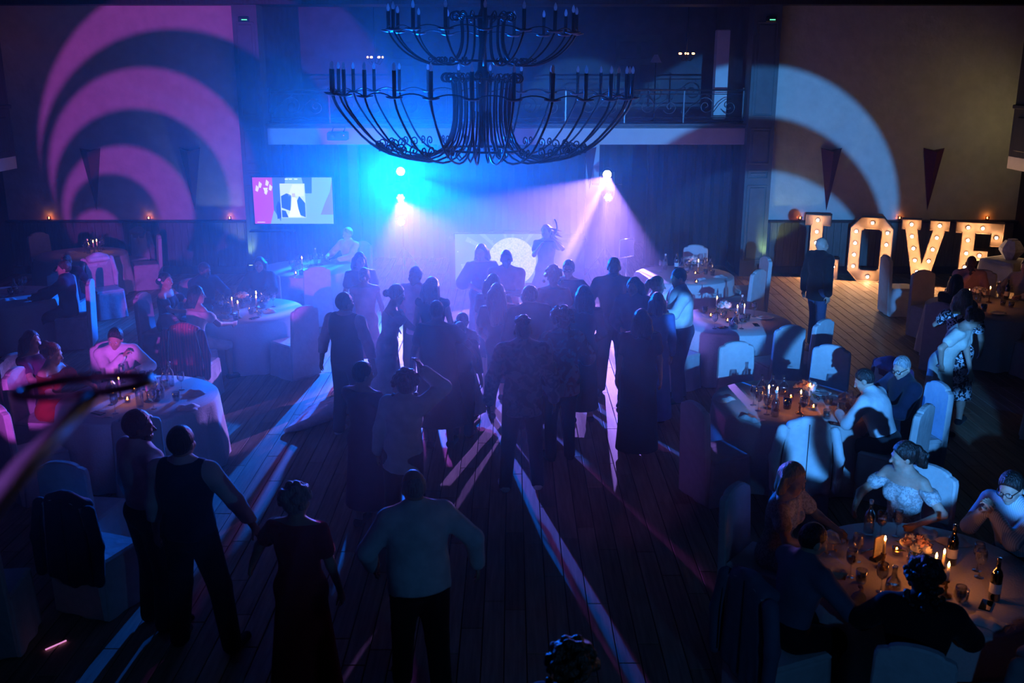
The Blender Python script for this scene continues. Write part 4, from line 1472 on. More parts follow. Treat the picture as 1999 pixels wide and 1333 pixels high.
def disco_mat():
    """mirror-ball picture: tiles of cream and grey on a round ball"""
    m = bpy.data.materials.new('disco_ball')
    m.use_nodes = True
    nt = m.node_tree
    nt.nodes.remove(nt.nodes['Principled BSDF'])
    tc = nt.nodes.new('ShaderNodeTexCoord')
    mp = nt.nodes.new('ShaderNodeMapping')
    mp.inputs['Scale'].default_value = (22, 22, 22)
    nt.links.new(tc.outputs['Object'], mp.inputs[0])
    br_ = nt.nodes.new('ShaderNodeTexVoronoi')
    br_.inputs['Scale'].default_value = 1.4
    nt.links.new(mp.outputs[0], br_.inputs['Vector'])
    rp = nt.nodes.new('ShaderNodeValToRGB')
    rp.color_ramp.elements[0].color = (0.95, 0.9, 0.62, 1)
    rp.color_ramp.elements[1].color = (0.5, 0.58, 0.45, 1)
    nt.links.new(br_.outputs['Distance'], rp.inputs[0])
    em = nt.nodes.new('ShaderNodeEmission')
    em.inputs[1].default_value = 0.95
    nt.links.new(rp.outputs[0], em.inputs[0])
    nt.links.new(em.outputs[0], nt.nodes['Material Output'].inputs[0])
    MATS['disco_ball'] = m


disco_mat()
dj = empty('display_screen', (-0.265, 19.0, 0), 0, 'wide display in front of the disc jockey table showing a mirror ball', 'screen')
DW, DZ0, DZ1 = 1.67, 0.2, 1.16
MB().bevel_box((0, 0.04, (DZ0 + DZ1) / 2), (DW + 0.04, 0.06, DZ1 - DZ0 + 0.04), 0.008).obj('case', 'black_plastic', dj)
for sx in (-0.5, 0.5):
    MB().bevel_box((sx, 0.06, 0.1), (0.06, 0.34, 0.2), 0.01).obj('foot', 'black_plastic', dj)
ds = MB().add([(-DW / 2, 0, DZ0), (DW / 2, 0, DZ0), (DW / 2, 0, DZ1), (-DW / 2, 0, DZ1)], [(0, 1, 2, 3)]).obj('screen', emit_mat('dj_bg', (0.22, 0.42, 0.50), 0.55), dj)
bx, bz, brad = 0.26, 0.62, 0.47
for k in range(22):
    a = k / 22 * 6.283 + 0.1
    if k % 3 == 1:
        continue
    pts = [(bx, bz)]
    for da in (-0.05, 0.05):
        ca, sa = math.cos(a + da), math.sin(a + da)
        t = min((DW / 2 - bx if ca > 0 else DW / 2 + bx) / max(abs(ca), 1e-3), (DZ1 - bz if sa > 0 else bz - DZ0) / max(abs(sa), 1e-3), 0.98)
        pts.append((bx + ca * t, bz + sa * t))
    flat(ds, 'ray', pts, -0.002, emit_mat('dj_ray', (0.36, 0.58, 0.58), 0.6))
for k in range(26):
    x, z = random.uniform(-DW / 2 + 0.03, DW / 2 - 0.03), random.uniform(DZ0 + 0.03, DZ1 - 0.03)
    q = random.uniform(0.005, 0.012)
    flat(ds, 'spark', [(x - q, z), (x, z - q), (x + q, z), (x, z + q)], -0.003, emit_mat('dj_spark', (0.7, 0.9, 0.85), 0.8))
flat(ds, 'mirror_ball', [(bx + brad * math.cos(a), min(DZ1 - 0.005, max(DZ0 + 0.005, bz + brad * math.sin(a)))) for a in np.linspace(0, 6.283, 49)[:-1]], -0.004, 'disco_ball')

# disc jockey table with mixer and lamps
dt = empty('dj_table', (0.1, 19.65, 0), 0, 'black cloth covered disc jockey table behind the display', 'table')
MB().bevel_box((0, 0, 0.98), (2.7, 0.7, 0.05), 0.01).obj('top', 'black_plastic', dt)
MB().box((0, 0.0, 0.49), (2.66, 0.66, 0.95)).obj('skirt', 'dark_chair', dt)
mx = empty('mixer', (0.1, 19.6, 1.007), 0, 'black mixing console with tiny lamps on the disc jockey table', 'mixer')
MB().bevel_box((0, 0, 0.05), (1.1, 0.4, 0.1), 0.015).obj('body', 'black_plastic', mx)
for x in (-1.05, -0.98, -0.03, 0.03, 0.1, 0.2, 0.24):
    MB().sphere((x * 0.5, -0.2, 0.09), 0.009, 6, 4).obj('lamp', 'led_white', mx)
for sx in (-0.36, 0.36):
    MB().lathe([(0.001, 0.11), (0.13, 0.11), (0.13, 0.1), (0.1, 0.1)], 20, (sx, 0, 0)).obj('platter', 'bright_iron', mx)

# ================================================================ lighting stands
def light_stand(x, y, h, label):
    e = empty('light_stand', (x, y, 0), 0, label, 'stand', 'stage light stands')
    MB().tube([(0, 0, 0.3), (0, 0, h)], 0.02, 8).obj('pole', 'black_plastic', e)
    for k in range(3):
        a = k * 2.094 + 0.5
        MB().tube([(0, 0, 0.75), (0.5 * math.cos(a), 0.5 * math.sin(a), 0.02)], 0.013, 6).obj('leg', 'black_plastic', e)
    MB().tube([(-0.3, 0, h - 0.05), (0.3, 0, h - 0.05)], 0.018, 8).obj('crossbar', 'black_plastic', e)
    return e


def moving_head(loc, aim, lens, label):
    e = empty('moving_head', loc, 0, label, 'stage light', 'moving head stage lights')
    MB().bevel_box((0, 0.12, -0.27), (0.3, 0.24, 0.12), 0.02).obj('base', 'black_plastic', e)
    for sx in (-1, 1):
        MB().bevel_box((sx * 0.13, 0.12, -0.1), (0.04, 0.12, 0.3), 0.012).obj('yoke', 'black_plastic', e)
    d = Vector(aim).normalized()
    rot = d.to_track_quat('Z', 'Y').to_matrix()
    MB().lathe([(0.001, -0.2), (0.085, -0.2), (0.1, -0.12), (0.105, 0.02), (0.09, 0.06), (0.082, 0.06)], 18, (0, 0.12, 0), True, rot).obj('head', 'black_plastic', e)
    MB().lathe([(0.001, 0.062), (0.05, 0.058), (0.082, 0.052)], 18, (0, 0.12, 0), True, rot).obj('lens', lens, e)


def par_can(loc, lens, label, leds=7):
    e = empty('par_light', loc, 0, label, 'stage light', 'flat led stage lamps')
    rot = Euler((R(90), 0, 0)).to_matrix()
    MB().lathe([(0.001, -0.12), (0.07, -0.12), (0.095, -0.06), (0.1, 0.03), (0.092, 0.03), (0.088, 0.0)], 18, (0, 0, 0), True, rot).obj('housing', 'black_plastic', e)
    MB().tube([(-0.11, 0, 0), (-0.11, 0.03, 0.13), (0.11, 0.03, 0.13), (0.11, 0, 0)], 0.008, 6).obj('bracket', 'black_plastic', e)
    for k in range(leds):
        r = 0.0 if k == 0 else 0.055
        a = k * 6.283 / (leds - 1)
        MB().lathe([(0.001, 0.012), (0.024, 0.006)], 12, (r * math.cos(a), 0, r * math.sin(a)), True, rot).obj('lens', lens, e)


light_stand(-2.19, 19.95, 2.05, 'black tripod light stand in the brightest haze')
light_stand(1.89, 19.95, 2.05, 'black tripod light stand carrying the lilac moving head')
moving_head((-2.19, 19.72, 2.27), (-0.05, -1, 0.05), 'lens_blue', 'moving head stage light glaring blue white through thick haze')
moving_head((1.88, 19.72, 2.22), (-0.1, -1, -0.12), 'lens_lilac', 'moving head stage light fanning lilac beams down onto the dancers')
par_can((-2.20, 19.72, 1.76), 'lens_warm', 'upper flat stage lamp shining straight out of the brightest haze')
par_can((-2.21, 19.72, 1.30), 'lens_warm', 'lower flat stage lamp shining straight out of the brightest haze')
par_can((1.90, 19.72, 1.77), 'lens_warm', 'flat stage lamp with seven lit cells under the lilac moving head')

pj = empty('projector', (-3.54, 20.62, 2.9), 0, 'dark projector with a red lamp hung at the balcony fascia', 'projector')
MB().bevel_box((0, 0, 0), (0.40, 0.26, 0.16), 0.015).obj('body', 'black_plastic', pj)
MB().lathe([(0.001, 0.14), (0.045, 0.15), (0.05, 0.1)], 14, (-0.08, 0, 0), True, Euler((R(90), 0, 0)).to_matrix()).obj('lens', 'bright_iron', pj)
MB().sphere((0.14, -0.131, 0.02), 0.008, 6, 4).obj('indicator', 'led_red', pj)
MB().tube([(-0.12, 0.0, 0.08), (-0.12, 0.2, 0.16), (0.12, 0.2, 0.16), (0.12, 0.0, 0.08)], 0.01, 6).obj('bracket', 'bright_iron', pj)

sg = empty('sign_frame', (2.05, 17.6, 0), 0, 'slim metal sign frame on a thin stand behind the tall man', 'sign')
MB().tube([(-0.13, 0, 0.95), (-0.13, 0, 1.28), (0.13, 0, 1.32), (0.13, 0, 0.99)], 0.012, 6, closed=True).obj('frame', 'steel', sg)
MB().box((0, 0.012, 1.14), (0.24, 0.008, 0.28)).obj('panel', 'smoked_glass', sg)
MB().tube([(0, 0.02, 0.02), (0, 0.02, 1.0)], 0.012, 6).obj('pole', 'steel', sg)
MB().lathe([(0.001, 0.0), (0.16, 0.0), (0.15, 0.02), (0.001, 0.03)], 16).obj('base', 'steel', sg)

# ================================================================ marquee letters
def letter(name, outline, bulbs, loc, label, hole=None):
    e = empty(name, (loc[0], loc[1], 0), R(-21), label, 'marquee letter', 'lit marquee letters spelling LOVE')
    b = MB()
    if hole:
        n = len(outline)
        v = [(x, 0.06, z) for x, z in outline] + [(x, 0.06, z) for x, z in hole] + [(x, 0.2, z) for x, z in outline] + [(x, 0.2, z) for x, z in hole]
        f = []
        for i in range(n):
            j_ = (i + 1) % n
            f += [(i, j_, n + j_, n + i), (2 * n + j_, 2 * n + i, 3 * n + i, 3 * n + j_)]
        b.add(v, f)
    else:
        b.prism(outline, 0.06, 0.2)
    b.obj('board', 'letter_board', e)
    rim = MB()
    for ol in [outline] + ([hole] if hole else []):
        n = len(ol)
        for i in range(n):
            p, q = Vector((ol[i][0], 0, ol[i][1])), Vector((ol[(i + 1) % n][0], 0, ol[(i + 1) % n][1]))
            d = q - p
            a = math.atan2(d.z, d.x)
            rim.box(((p.x + q.x) / 2, 0.09, (p.z + q.z) / 2), (d.length + 0.014, 0.24, 0.014), Matrix.Rotation(-a, 3, 'Y'))
    rim.obj('rim', 'letter_edge', e)
    bm_ = MB().sphere((0, 0, 0), 0.028, 8, 6).mesh('bulb', 'marquee_bulb')
    so = MB().lathe([(0.001, 0.03), (0.035, 0.03), (0.03, 0.0), (0.02, 0)], 10, (0, 0.055, 0), True, Euler((R(90), 0, 0)).to_matrix()).mesh('socket', 'black_plastic')
    for x, z in bulbs:
        o = obj_of('bulb', bm_, e, (x, 0.0, z))
        obj_of('socket', so, o)


letter('letter_l', [(0, 1.32), (0, 1.10), (0.12, 1.10), (0.12, 0.2), (0, 0.2), (0, 0.0), (0.72, 0.0), (0.72, 0.42), (0.52, 0.42), (0.52, 0.2), (0.36, 0.2), (0.36, 1.10), (0.50, 1.10), (0.50, 1.32)],
       [(0.24, 1.21), (0.24, 0.97), (0.24, 0.74), (0.24, 0.51), (0.24, 0.28), (0.12, 0.1), (0.38, 0.1), (0.62, 0.26)], (6.08, 20.54), 'lit letter L of the word LOVE behind the bald man')
letter('letter_o', [(0.2, 1.32), (0, 1.1), (0, 0.22), (0.2, 0), (0.62, 0), (0.82, 0.22), (0.82, 1.1), (0.62, 1.32)],
       [(0.41, 1.21), (0.11, 1.02), (0.71, 1.02), (0.11, 0.78), (0.71, 0.78), (0.11, 0.54), (0.71, 0.54), (0.11, 0.30), (0.71, 0.30), (0.41, 0.10)], (6.92, 20.22), 'lit octagonal letter O of the word LOVE',
       [(0.27, 1.08), (0.22, 1.04), (0.22, 0.28), (0.27, 0.24), (0.55, 0.24), (0.60, 0.28), (0.60, 1.04), (0.55, 1.08)])
letter('letter_v', [(0, 1.32), (0, 1.12), (0.07, 1.12), (0.31, 0), (0.57, 0), (0.81, 1.12), (0.88, 1.12), (0.88, 1.32), (0.52, 1.32), (0.52, 1.12), (0.58, 1.12), (0.44, 0.46), (0.30, 1.12), (0.36, 1.12), (0.36, 1.32)],
       [(0.18, 1.22), (0.70, 1.22), (0.21, 0.98), (0.67, 0.98), (0.26, 0.74), (0.62, 0.74), (0.31, 0.5), (0.57, 0.5), (0.37, 0.27), (0.51, 0.27), (0.44, 0.08)], (7.82, 19.87), 'lit letter V of the word LOVE behind the tall covered chair')
letter('letter_e', [(0, 1.32), (0, 1.10), (0.12, 1.10), (0.12, 0.22), (0, 0.22), (0, 0), (0.86, 0), (0.86, 0.42), (0.66, 0.42), (0.66, 0.22), (0.36, 0.22), (0.36, 0.57), (0.62, 0.57), (0.62, 0.77), (0.36, 0.77), (0.36, 1.10), (0.64, 1.10), (0.64, 0.86), (0.86, 0.86), (0.86, 1.32)],
       [(0.22, 1.21), (0.48, 1.21), (0.74, 1.04), (0.24, 0.96), (0.24, 0.70), (0.48, 0.67), (0.24, 0.42), (0.24, 0.12), (0.5, 0.11), (0.75, 0.28)], (8.76, 19.53), 'lit letter E of the word LOVE beside the white box')

# ================================================================ haze over the dance floor
def haze(c, r, label):
    """stage smoke: thick by the stage, thinning out to nothing at its edge"""
    m = bpy.data.materials.new('haze')
    m.use_nodes = True
    nt = m.node_tree
    nt.nodes.remove(nt.nodes['Principled BSDF'])
    v = nt.nodes.new('ShaderNodeVolumeScatter')
    v.inputs['Color'].default_value = (1, 1, 1, 1)
    v.inputs['Anisotropy'].default_value = 0.55
    tc = nt.nodes.new('ShaderNodeTexCoord')

    def blob(cc, rr, amp):
        mp = nt.nodes.new('ShaderNodeMapping')
        mp.vector_type = 'TEXTURE'
        mp.inputs['Location'].default_value = cc
        mp.inputs['Scale'].default_value = rr
        nt.links.new(tc.outputs['Object'], mp.inputs[0])
        g = nt.nodes.new('ShaderNodeTexGradient')
        g.gradient_type = 'QUADRATIC_SPHERE'
        nt.links.new(mp.outputs[0], g.inputs[0])
        k = nt.nodes.new('ShaderNodeMath')
        k.operation = 'MULTIPLY'
        k.inputs[1].default_value = amp
        nt.links.new(g.outputs[1], k.inputs[0])
        return k.outputs[0]
    outs = [blob((-1.4, 13.5, 2.4), (6.2, 12.0, 4.8), 0.037), blob((-2.0, 18.6, 1.9), (3.6, 4.5, 2.6), 0.030), blob((0.9, 17.6, 1.2), (2.7, 3.3, 2.2), 0.11), blob((-3.4, 12.0, 1.2), (3.6, 5.0, 2.6), 0.012), blob((-0.1, 9.0, 2.7), (5.2, 5.6, 3.2), 0.028)]
    s = outs[0]
    for o_ in outs[1:]:
        k = nt.nodes.new('ShaderNodeMath')
        nt.links.new(s, k.inputs[0])
        nt.links.new(o_, k.inputs[1])
        s = k.outputs[0]
    nt.links.new(s, v.inputs['Density'])
    nt.links.new(v.outputs[0], nt.nodes['Material Output'].inputs['Volume'])
    MATS['haze'] = m
    o = MB().box(c, r).obj('haze', 'haze')
    tag(o, label, 'haze', kind='stuff')
    return o


haze((-1.2, 12.7, 2.75), (12.6, 16.2, 5.3), 'blue and lilac stage haze hanging over the dance floor')

# ================================================================ tables, cloths and table things
TABLES = {
    'RT1': ((2.99, 17.02), 0.86, 'the table before the lit white chair'),
    'RT2': ((3.14, 13.76), 0.82, 'the table beside the embracing couple'),
    'RT3': ((2.99, 10.17), 0.82, 'the table by the pale jacket'),
    'RT4': ((2.93, 6.42), 0.84, 'the table of the hand clasping man'),
    'RT5': ((7.15, 14.6), 0.86, 'the table nearest the lit letters'),
    'LT1': ((-4.08, 10.33), 0.84, 'the table under the metal hoop'),
    'LT2': ((-3.96, 14.41), 0.84, 'the table in the blue haze'),
    'LT3': ((-3.69, 17.66), 0.84, 'the table nearest the television'),
    'LTF': ((-8.32, 19.0), 0.84, 'the dim table below the red sconces'),
    'LTL': ((-7.98, 15.30), 0.84, 'the dark table by the side gallery'),
}
TZ = 0.765


def cloth_mesh(r, seed):
    rd = random.Random(seed)
    ph = [rd.uniform(0, 6.28) for _ in range(4)]
    N = 72
    v, f = [], []
    rings = [(0.001, TZ, 0), (r * 0.5, TZ, 0), (r - 0.012, TZ, 0), (r, TZ - 0.012, 0), (r + 0.006, TZ - 0.05, 0.12), (r + 0.02, 0.5, 0.5), (r + 0.045, 0.25, 0.85), (r + 0.06, 0.02, 1.0)]
    for rr, z, am in rings:
        for i in range(N):
            a = 6.28318 * i / N
            w = 0.032 * math.sin(15 * a + ph[0]) + 0.018 * math.sin(9 * a + ph[1]) + 0.012 * math.sin(23 * a + ph[2])
            q = rr + w * am
            v.append((q * math.cos(a), q * math.sin(a), z))
    for k in range(len(rings) - 1):
        for i in range(N):
            jn = (i + 1) % N
            f.append((k * N + i, k * N + jn, (k + 1) * N + jn, (k + 1) * N + i))
    return MB().add(v, [q[::-1] for q in f], True)


top_me = MB().lathe([(0.001, 0.73), (0.79, 0.73), (0.80, 0.745), (0.79, 0.757), (0.001, 0.757)], 40).mesh('tabletop', 'dark_wood')
ped_me = MB().lathe([(0.06, 0.06), (0.04, 0.1), (0.035, 0.6), (0.07, 0.73)], 12).mesh('pedestal', 'iron')
tb_me = MB().lathe([(0.001, 0.0), (0.36, 0.0), (0.35, 0.03), (0.06, 0.08)], 20).mesh('table_base', 'iron')
for n_, (k, (c, r, ph)) in enumerate(TABLES.items()):
    t = empty('round_table', (c[0], c[1], 0), 0, 'round banquet table under the cloth of ' + ph, 'table', 'round banquet tables')
    for nm, me in (('tabletop', top_me), ('pedestal', ped_me), ('table_base', tb_me)):
        obj_of(nm, me, t)
    o = cloth_mesh(r, n_ + 3).obj('tablecloth', 'linen', None, (c[0], c[1], 0), 0.4 * n_)
    tag(o, 'white floor length tablecloth on ' + ph, 'tablecloth', 'white round tablecloths')

PROTO = {}


def proto(name, parts):
    """parts: list of (name, mesh, z); first build of a table thing, later copied"""
    PROTO[name] = parts


def lm(prof, m, n=14, name='part'):
    return MB().lathe(prof, n).mesh(name, m)


wg = [(0.001, 0.0), (0.034, 0.0), (0.032, 0.004), (0.006, 0.010), (0.004, 0.05), (0.005, 0.092), (0.022, 0.104), (0.038, 0.13), (0.042, 0.155), (0.038, 0.195), (0.034, 0.215),
      (0.0325, 0.214), (0.036, 0.19), (0.040, 0.155), (0.036, 0.131), (0.021, 0.107), (0.001, 0.1)]
bowl = lm(wg, 'clear_glass', 16, 'glass')
proto('wineglass', [('bowl', bowl)])
proto('redwine', [('bowl', bowl), ('wine', lm([(0.001, 0.106), (0.02, 0.109), (0.034, 0.131), (0.0375, 0.148), (0.001, 0.148)], 'wine', 14))])
tum = [(0.001, 0.0), (0.033, 0.0), (0.036, 0.01), (0.041, 0.095), (0.0385, 0.095), (0.034, 0.014), (0.001, 0.012)]
proto('tumbler', [('glass', lm(tum, 'clear_glass', 16)), ('water', lm([(0.001, 0.014), (0.032, 0.014), (0.035, 0.05), (0.001, 0.05)], 'smoked_glass', 14))])
proto('dark_tumbler', [('glass', lm([(0.001, 0.0), (0.038, 0.0), (0.042, 0.012), (0.045, 0.11), (0.042, 0.11), (0.036, 0.014), (0.001, 0.012)], 'smoked_glass', 16))])
proto('carafe', [('bottle', lm([(0.001, 0.0), (0.045, 0.0), (0.052, 0.02), (0.054, 0.09), (0.045, 0.13), (0.02, 0.165), (0.015, 0.2), (0.02, 0.235), (0.017, 0.235), (0.012, 0.2), (0.016, 0.166), (0.04, 0.13), (0.048, 0.09), (0.046, 0.02), (0.001, 0.01)], 'clear_glass', 18)),
                 ('water', lm([(0.001, 0.012), (0.044, 0.02), (0.047, 0.085), (0.001, 0.085)], 'amber_glass', 14))])
proto('bottle_clear', [('bottle', lm([(0.001, 0.0), (0.038, 0.0), (0.041, 0.012), (0.041, 0.15), (0.032, 0.18), (0.014, 0.205), (0.013, 0.25), (0.016, 0.255), (0.012, 0.255), (0.010, 0.207), (0.029, 0.178), (0.037, 0.148), (0.036, 0.014), (0.001, 0.01)], 'clear_glass', 18)),
                       ('stopper', lm([(0.001, 0.245), (0.010, 0.247), (0.011, 0.26), (0.017, 0.27), (0.015, 0.285), (0.001, 0.29)], 'porcelain', 12))])
proto('wine_bottle', [('bottle', lm([(0.001, 0.0), (0.035, 0.0), (0.038, 0.01), (0.038, 0.19), (0.03, 0.215), (0.015, 0.24), (0.0145, 0.3), (0.016, 0.302), (0.016, 0.312), (0.001, 0.312)], 'bottle_glass', 18)),
                      ('wine', lm([(0.001, 0.01), (0.034, 0.01), (0.034, 0.18), (0.001, 0.18)], 'wine', 14)),
                      ('label', lm([(0.0385, 0.06), (0.0385, 0.13)], 'paper', 18))])
proto('candle', [('candlestick', lm([(0.001, 0.0), (0.045, 0.0), (0.043, 0.008), (0.012, 0.02), (0.008, 0.05), (0.014, 0.065), (0.008, 0.08), (0.010, 0.1), (0.019, 0.105), (0.02, 0.118), (0.001, 0.118)], 'brass', 14)),
                 ('taper', lm([(0.001, 0.11), (0.0115, 0.11), (0.0095, 0.215), (0.001, 0.219)], 'wax', 10))])
proto('plate', [('dish', lm([(0.001, 0.004), (0.07, 0.004), (0.085, 0.012), (0.13, 0.02), (0.131, 0.023), (0.085, 0.016), (0.07, 0.009), (0.001, 0.009)], 'porcelain', 28))])


def napkin_mesh():
    v, f = [], []
    n = 9
    for i in range(n):
        for k in range(n):
            x, y = (i / (n - 1) - 0.5) * 0.22, (k / (n - 1) - 0.5) * 0.17
            z = 0.012 + 0.018 * abs(math.sin(x * 30 + y * 13)) + 0.012 * math.sin(y * 40)
            e_ = max(abs(x) / 0.11, abs(y) / 0.085)
            v.append((x * (1 + 0.1 * math.sin(y * 40)), y * (1 + 0.12 * math.sin(x * 33)), max(0.004, z * (1.1 - e_ ** 4))))
    m = len(v)
    v += [(p[0], p[1], 0.001) for p in v]
    for i in range(n - 1):
        for k in range(n - 1):
            a = i * n + k
            f.append((a, a + n, a + n + 1, a + 1))
            f.append((m + a + 1, m + a + n + 1, m + a + n, m + a))
    return MB().add(v, f, True).mesh('napkin', 'napkin_cloth')


proto('napkin', [('cloth', napkin_mesh())])
ph_ = MB().bevel_box((0, 0, 0.0045), (0.072, 0.148, 0.009), 0.003).mesh('case', 'black_plastic')
proto('phone', [('case', ph_), ('glass', MB().box((0, 0, 0.0096), (0.066, 0.14, 0.0006)).mesh('glass', 'smoked_glass'))])
kn = MB().tube([(0, -0.11, 0.006), (0, -0.02, 0.007)], [0.006, 0.005], 6).add([(-0.008, -0.02, 0.006), (0.008, -0.02, 0.006), (0.008, 0.09, 0.006), (0.0, 0.11, 0.006), (-0.006, 0.09, 0.006)], [(0, 1, 2, 3, 4)]).mesh('blade', 'steel')
proto('knife', [('blade', kn)])
sgm = MB()
for sx in (-1, 1):
    sgm.tube([(sx * 0.033 + 0.026 * math.cos(a), 0, 0.026 + 0.021 * math.sin(a)) for a in np.linspace(0, 6.283, 13)[:-1]], 0.003, 5, closed=True)
    sgm.tube([(sx * 0.06, 0, 0.03), (sx * 0.065, 0.13, 0.008)], 0.003, 5)
sgm.tube([(-0.007, 0, 0.03), (0.007, 0, 0.03)], 0.003, 5)
proto('sunglasses', [('frame', sgm.mesh('frame', 'black_plastic')),
                     ('lens', MB().lathe([(0.001, 0), (0.025, 0)], 14, (0.033, 0, 0.026), True, Euler((R(90), 0, 0)).to_matrix()).mesh('lens', 'smoked_glass')),
                     ('lens', MB().lathe([(0.001, 0), (0.025, 0)], 14, (-0.033, 0, 0.026), True, Euler((R(90), 0, 0)).to_matrix()).mesh('lens', 'smoked_glass'))])
mn = MB()
mn.tube([(-0.055, 0, 0.03), (-0.055, 0, 0.19), (0.055, 0, 0.19), (0.055, 0, 0.03)], 0.004, 5, closed=True)
proto('menu', [('frame', mn.mesh('frame', 'brass')), ('card', MB().box((0, 0.003, 0.11), (0.10, 0.002, 0.15)).mesh('card', 'paper')), ('foot', MB().bevel_box((0, 0, 0.014), (0.11, 0.06, 0.028), 0.005).mesh('foot', 'dark_wood'))])


def rose_mesh(m):
    b = MB()
    for k, (rr, hh) in enumerate(((0.036, 0.030), (0.028, 0.038), (0.018, 0.044), (0.009, 0.046))):
        n, v, f = 12, [], []
        for q, (fr_, z) in enumerate(((0.35, 0.0), (0.95, hh * 0.45), (1.0 - 0.06 * k, hh))):
            for i in range(n):
                a = 6.283 * i / n + k
                w = 1 + 0.09 * math.sin(3 * a + k * 2) * (q > 0)
                v.append((rr * fr_ * w * math.cos(a), rr * fr_ * w * math.sin(a), z + 0.005 * math.sin(3 * a + k * 2) * (q == 2)))
        for q in range(2):
            for i in range(n):
                f.append((q * n + i, q * n + (i + 1) % n, q * n + n + (i + 1) % n, q * n + n + i))
        b.add(v, f, True)
    b.sphere((0, 0, 0.03), 0.012, 8, 5)
    return b.mesh('blossom', m)


ROSE = [rose_mesh('rose_white'), rose_mesh('rose_blush')]
LEAF = MB().add([(0, 0, 0), (0.014, 0.03, 0.006), (0.012, 0.055, 0.004), (0, 0.085, -0.008), (-0.012, 0.055, 0.004), (-0.014, 0.03, 0.006), (0, 0.045, -0.002)], [(0, 1, 6), (1, 2, 6), (2, 3, 6), (3, 4, 6), (4, 5, 6), (5, 0, 6)], True).mesh('leaf', 'leaf_green')
VASE = lm([(0.001, 0.0), (0.042, 0.0), (0.05, 0.03), (0.048, 0.07), (0.038, 0.105), (0.034, 0.105), (0.044, 0.07), (0.045, 0.03), (0.001, 0.01)], 'clear_glass', 18)
WORDS = dict(wineglass=('wine_glass', 'empty stemmed wine glass on ', 'glass', 'empty wine glasses on '),
             redwine=('wine_glass', 'stemmed glass of red wine on ', 'glass', 'glasses of red wine on '),
             tumbler=('tumbler', 'clear water tumbler on ', 'glass', 'tumblers on '),
             dark_tumbler=('tumbler', 'smoked glass tumbler on ', 'glass', 'smoked tumblers on '),
             carafe=('carafe', 'round bellied clear glass carafe on ', 'carafe', 'carafes on '),
             bottle_clear=('stoppered_bottle', 'clear glass bottle with a pale stopper on ', 'bottle', 'stoppered bottles on '),
             wine_bottle=('wine_bottle', 'dark labelled wine bottle on ', 'bottle', 'wine bottles on '),
             candle=('candlestick', 'lit taper candle in a brass stick on ', 'candle', 'taper candles on '),
             tea=('tealight', 'lit tealight in a glass cup on ', 'candle', 'tealights on '),
             plate=('plate', 'small white plate on ', 'plate', 'plates on '),
             napkin=('napkin', 'crumpled white napkin on ', 'napkin', 'napkins on '),
             phone=('phone', 'black phone lying on ', 'phone', 'phones on '),
             knife=('table_knife', 'steel table knife on ', 'knife', 'knives on '),
             sunglasses=('sunglasses', 'folded dark sunglasses on ', 'sunglasses', 'sunglasses on '),
             menu=('menu_stand', 'framed menu card standing on ', 'menu', 'menu stands on '),
             bouquet=('bouquet', 'low bouquet of pale roses on ', 'flowers', 'bouquets on '))


def bouquet(loc, label, group, seed, warm):
    e = empty('bouquet', loc, 0, label, 'flowers', group)
    obj_of('vase', VASE, e)
    rd = random.Random(seed)
    for i in range(12):
        a, t = rd.uniform(0, 6.28), (i + 0.5) / 12
        rr = 0.095 * math.sqrt(t)
        o = obj_of('blossom', ROSE[1 if rd.random() < warm else 0], e, (rr * math.cos(i * 2.4), rr * math.sin(i * 2.4), 0.15 + 0.045 * (1 - t) + rd.uniform(-0.01, 0.01)))
        o.rotation_euler = (-0.7 * t * math.sin(i * 2.4), 0.7 * t * math.cos(i * 2.4), a)
        o.scale = (1.15,) * 3
    for i in range(12):
        a = i * 0.5236 + rd.uniform(-0.2, 0.2)
        o = obj_of('leaf', LEAF, e, (0.07 * math.cos(a), 0.07 * math.sin(a), 0.12 + rd.uniform(-0.01, 0.04)))
        o.rotation_euler = (rd.uniform(-0.4, 0.5), 0, a - 1.57)
    for i in range(6):
        MB().tube([(0.01 * math.cos(i), 0.01 * math.sin(i), 0.01), (0.06 * math.cos(i * 1.05), 0.06 * math.sin(i * 1.05), 0.15)], 0.002, 4).obj('stem', 'leaf_green', e)


FIRST = {}
ZI = TZ + 0.0015


ORD = ('', 'nearest the dance floor', 'second from the dance floor', 'third from the dance floor', 'fourth from the dance floor', 'fifth from the dance floor', 'sixth from the dance floor', 'seventh from the dance floor')


def put(kind, x, y, tk, rank=0):
    ph = TABLES[tk][2]
    nm, lab, cat, grp = WORDS[kind]
    label, group = lab + ph, grp + ph
    if rank:                                     # one of several alike on this table
        short = {'bottle_clear': 'clear stoppered bottle', 'carafe': 'round clear carafe', 'tea': 'cupped tealight', 'candle': 'taper candle', 'wineglass': 'empty wine glass', 'redwine': 'red wine glass', 'wine_bottle': 'dark wine bottle'}.get(kind, lab[:-4].replace(' lying', ''))
        label = short + ' ' + ORD[rank] + ' on ' + ph
    if kind == 'bouquet':
        return bouquet((x, y, ZI), label, group, tk, 0.2 if tk[0] == 'R' else 0.5)
    if kind == 'tea':
        e = tealight((x, y, ZI), label, group)
        return e
    e = empty(nm, (x, y, ZI), random.uniform(0, 6.28), label, cat, group)
    for pn, me in PROTO[kind]:
        o = obj_of(pn, me, e)
        if pn == 'taper':
            obj_of('flame', flame_me, o, (0, 0, 0.218))
    return e


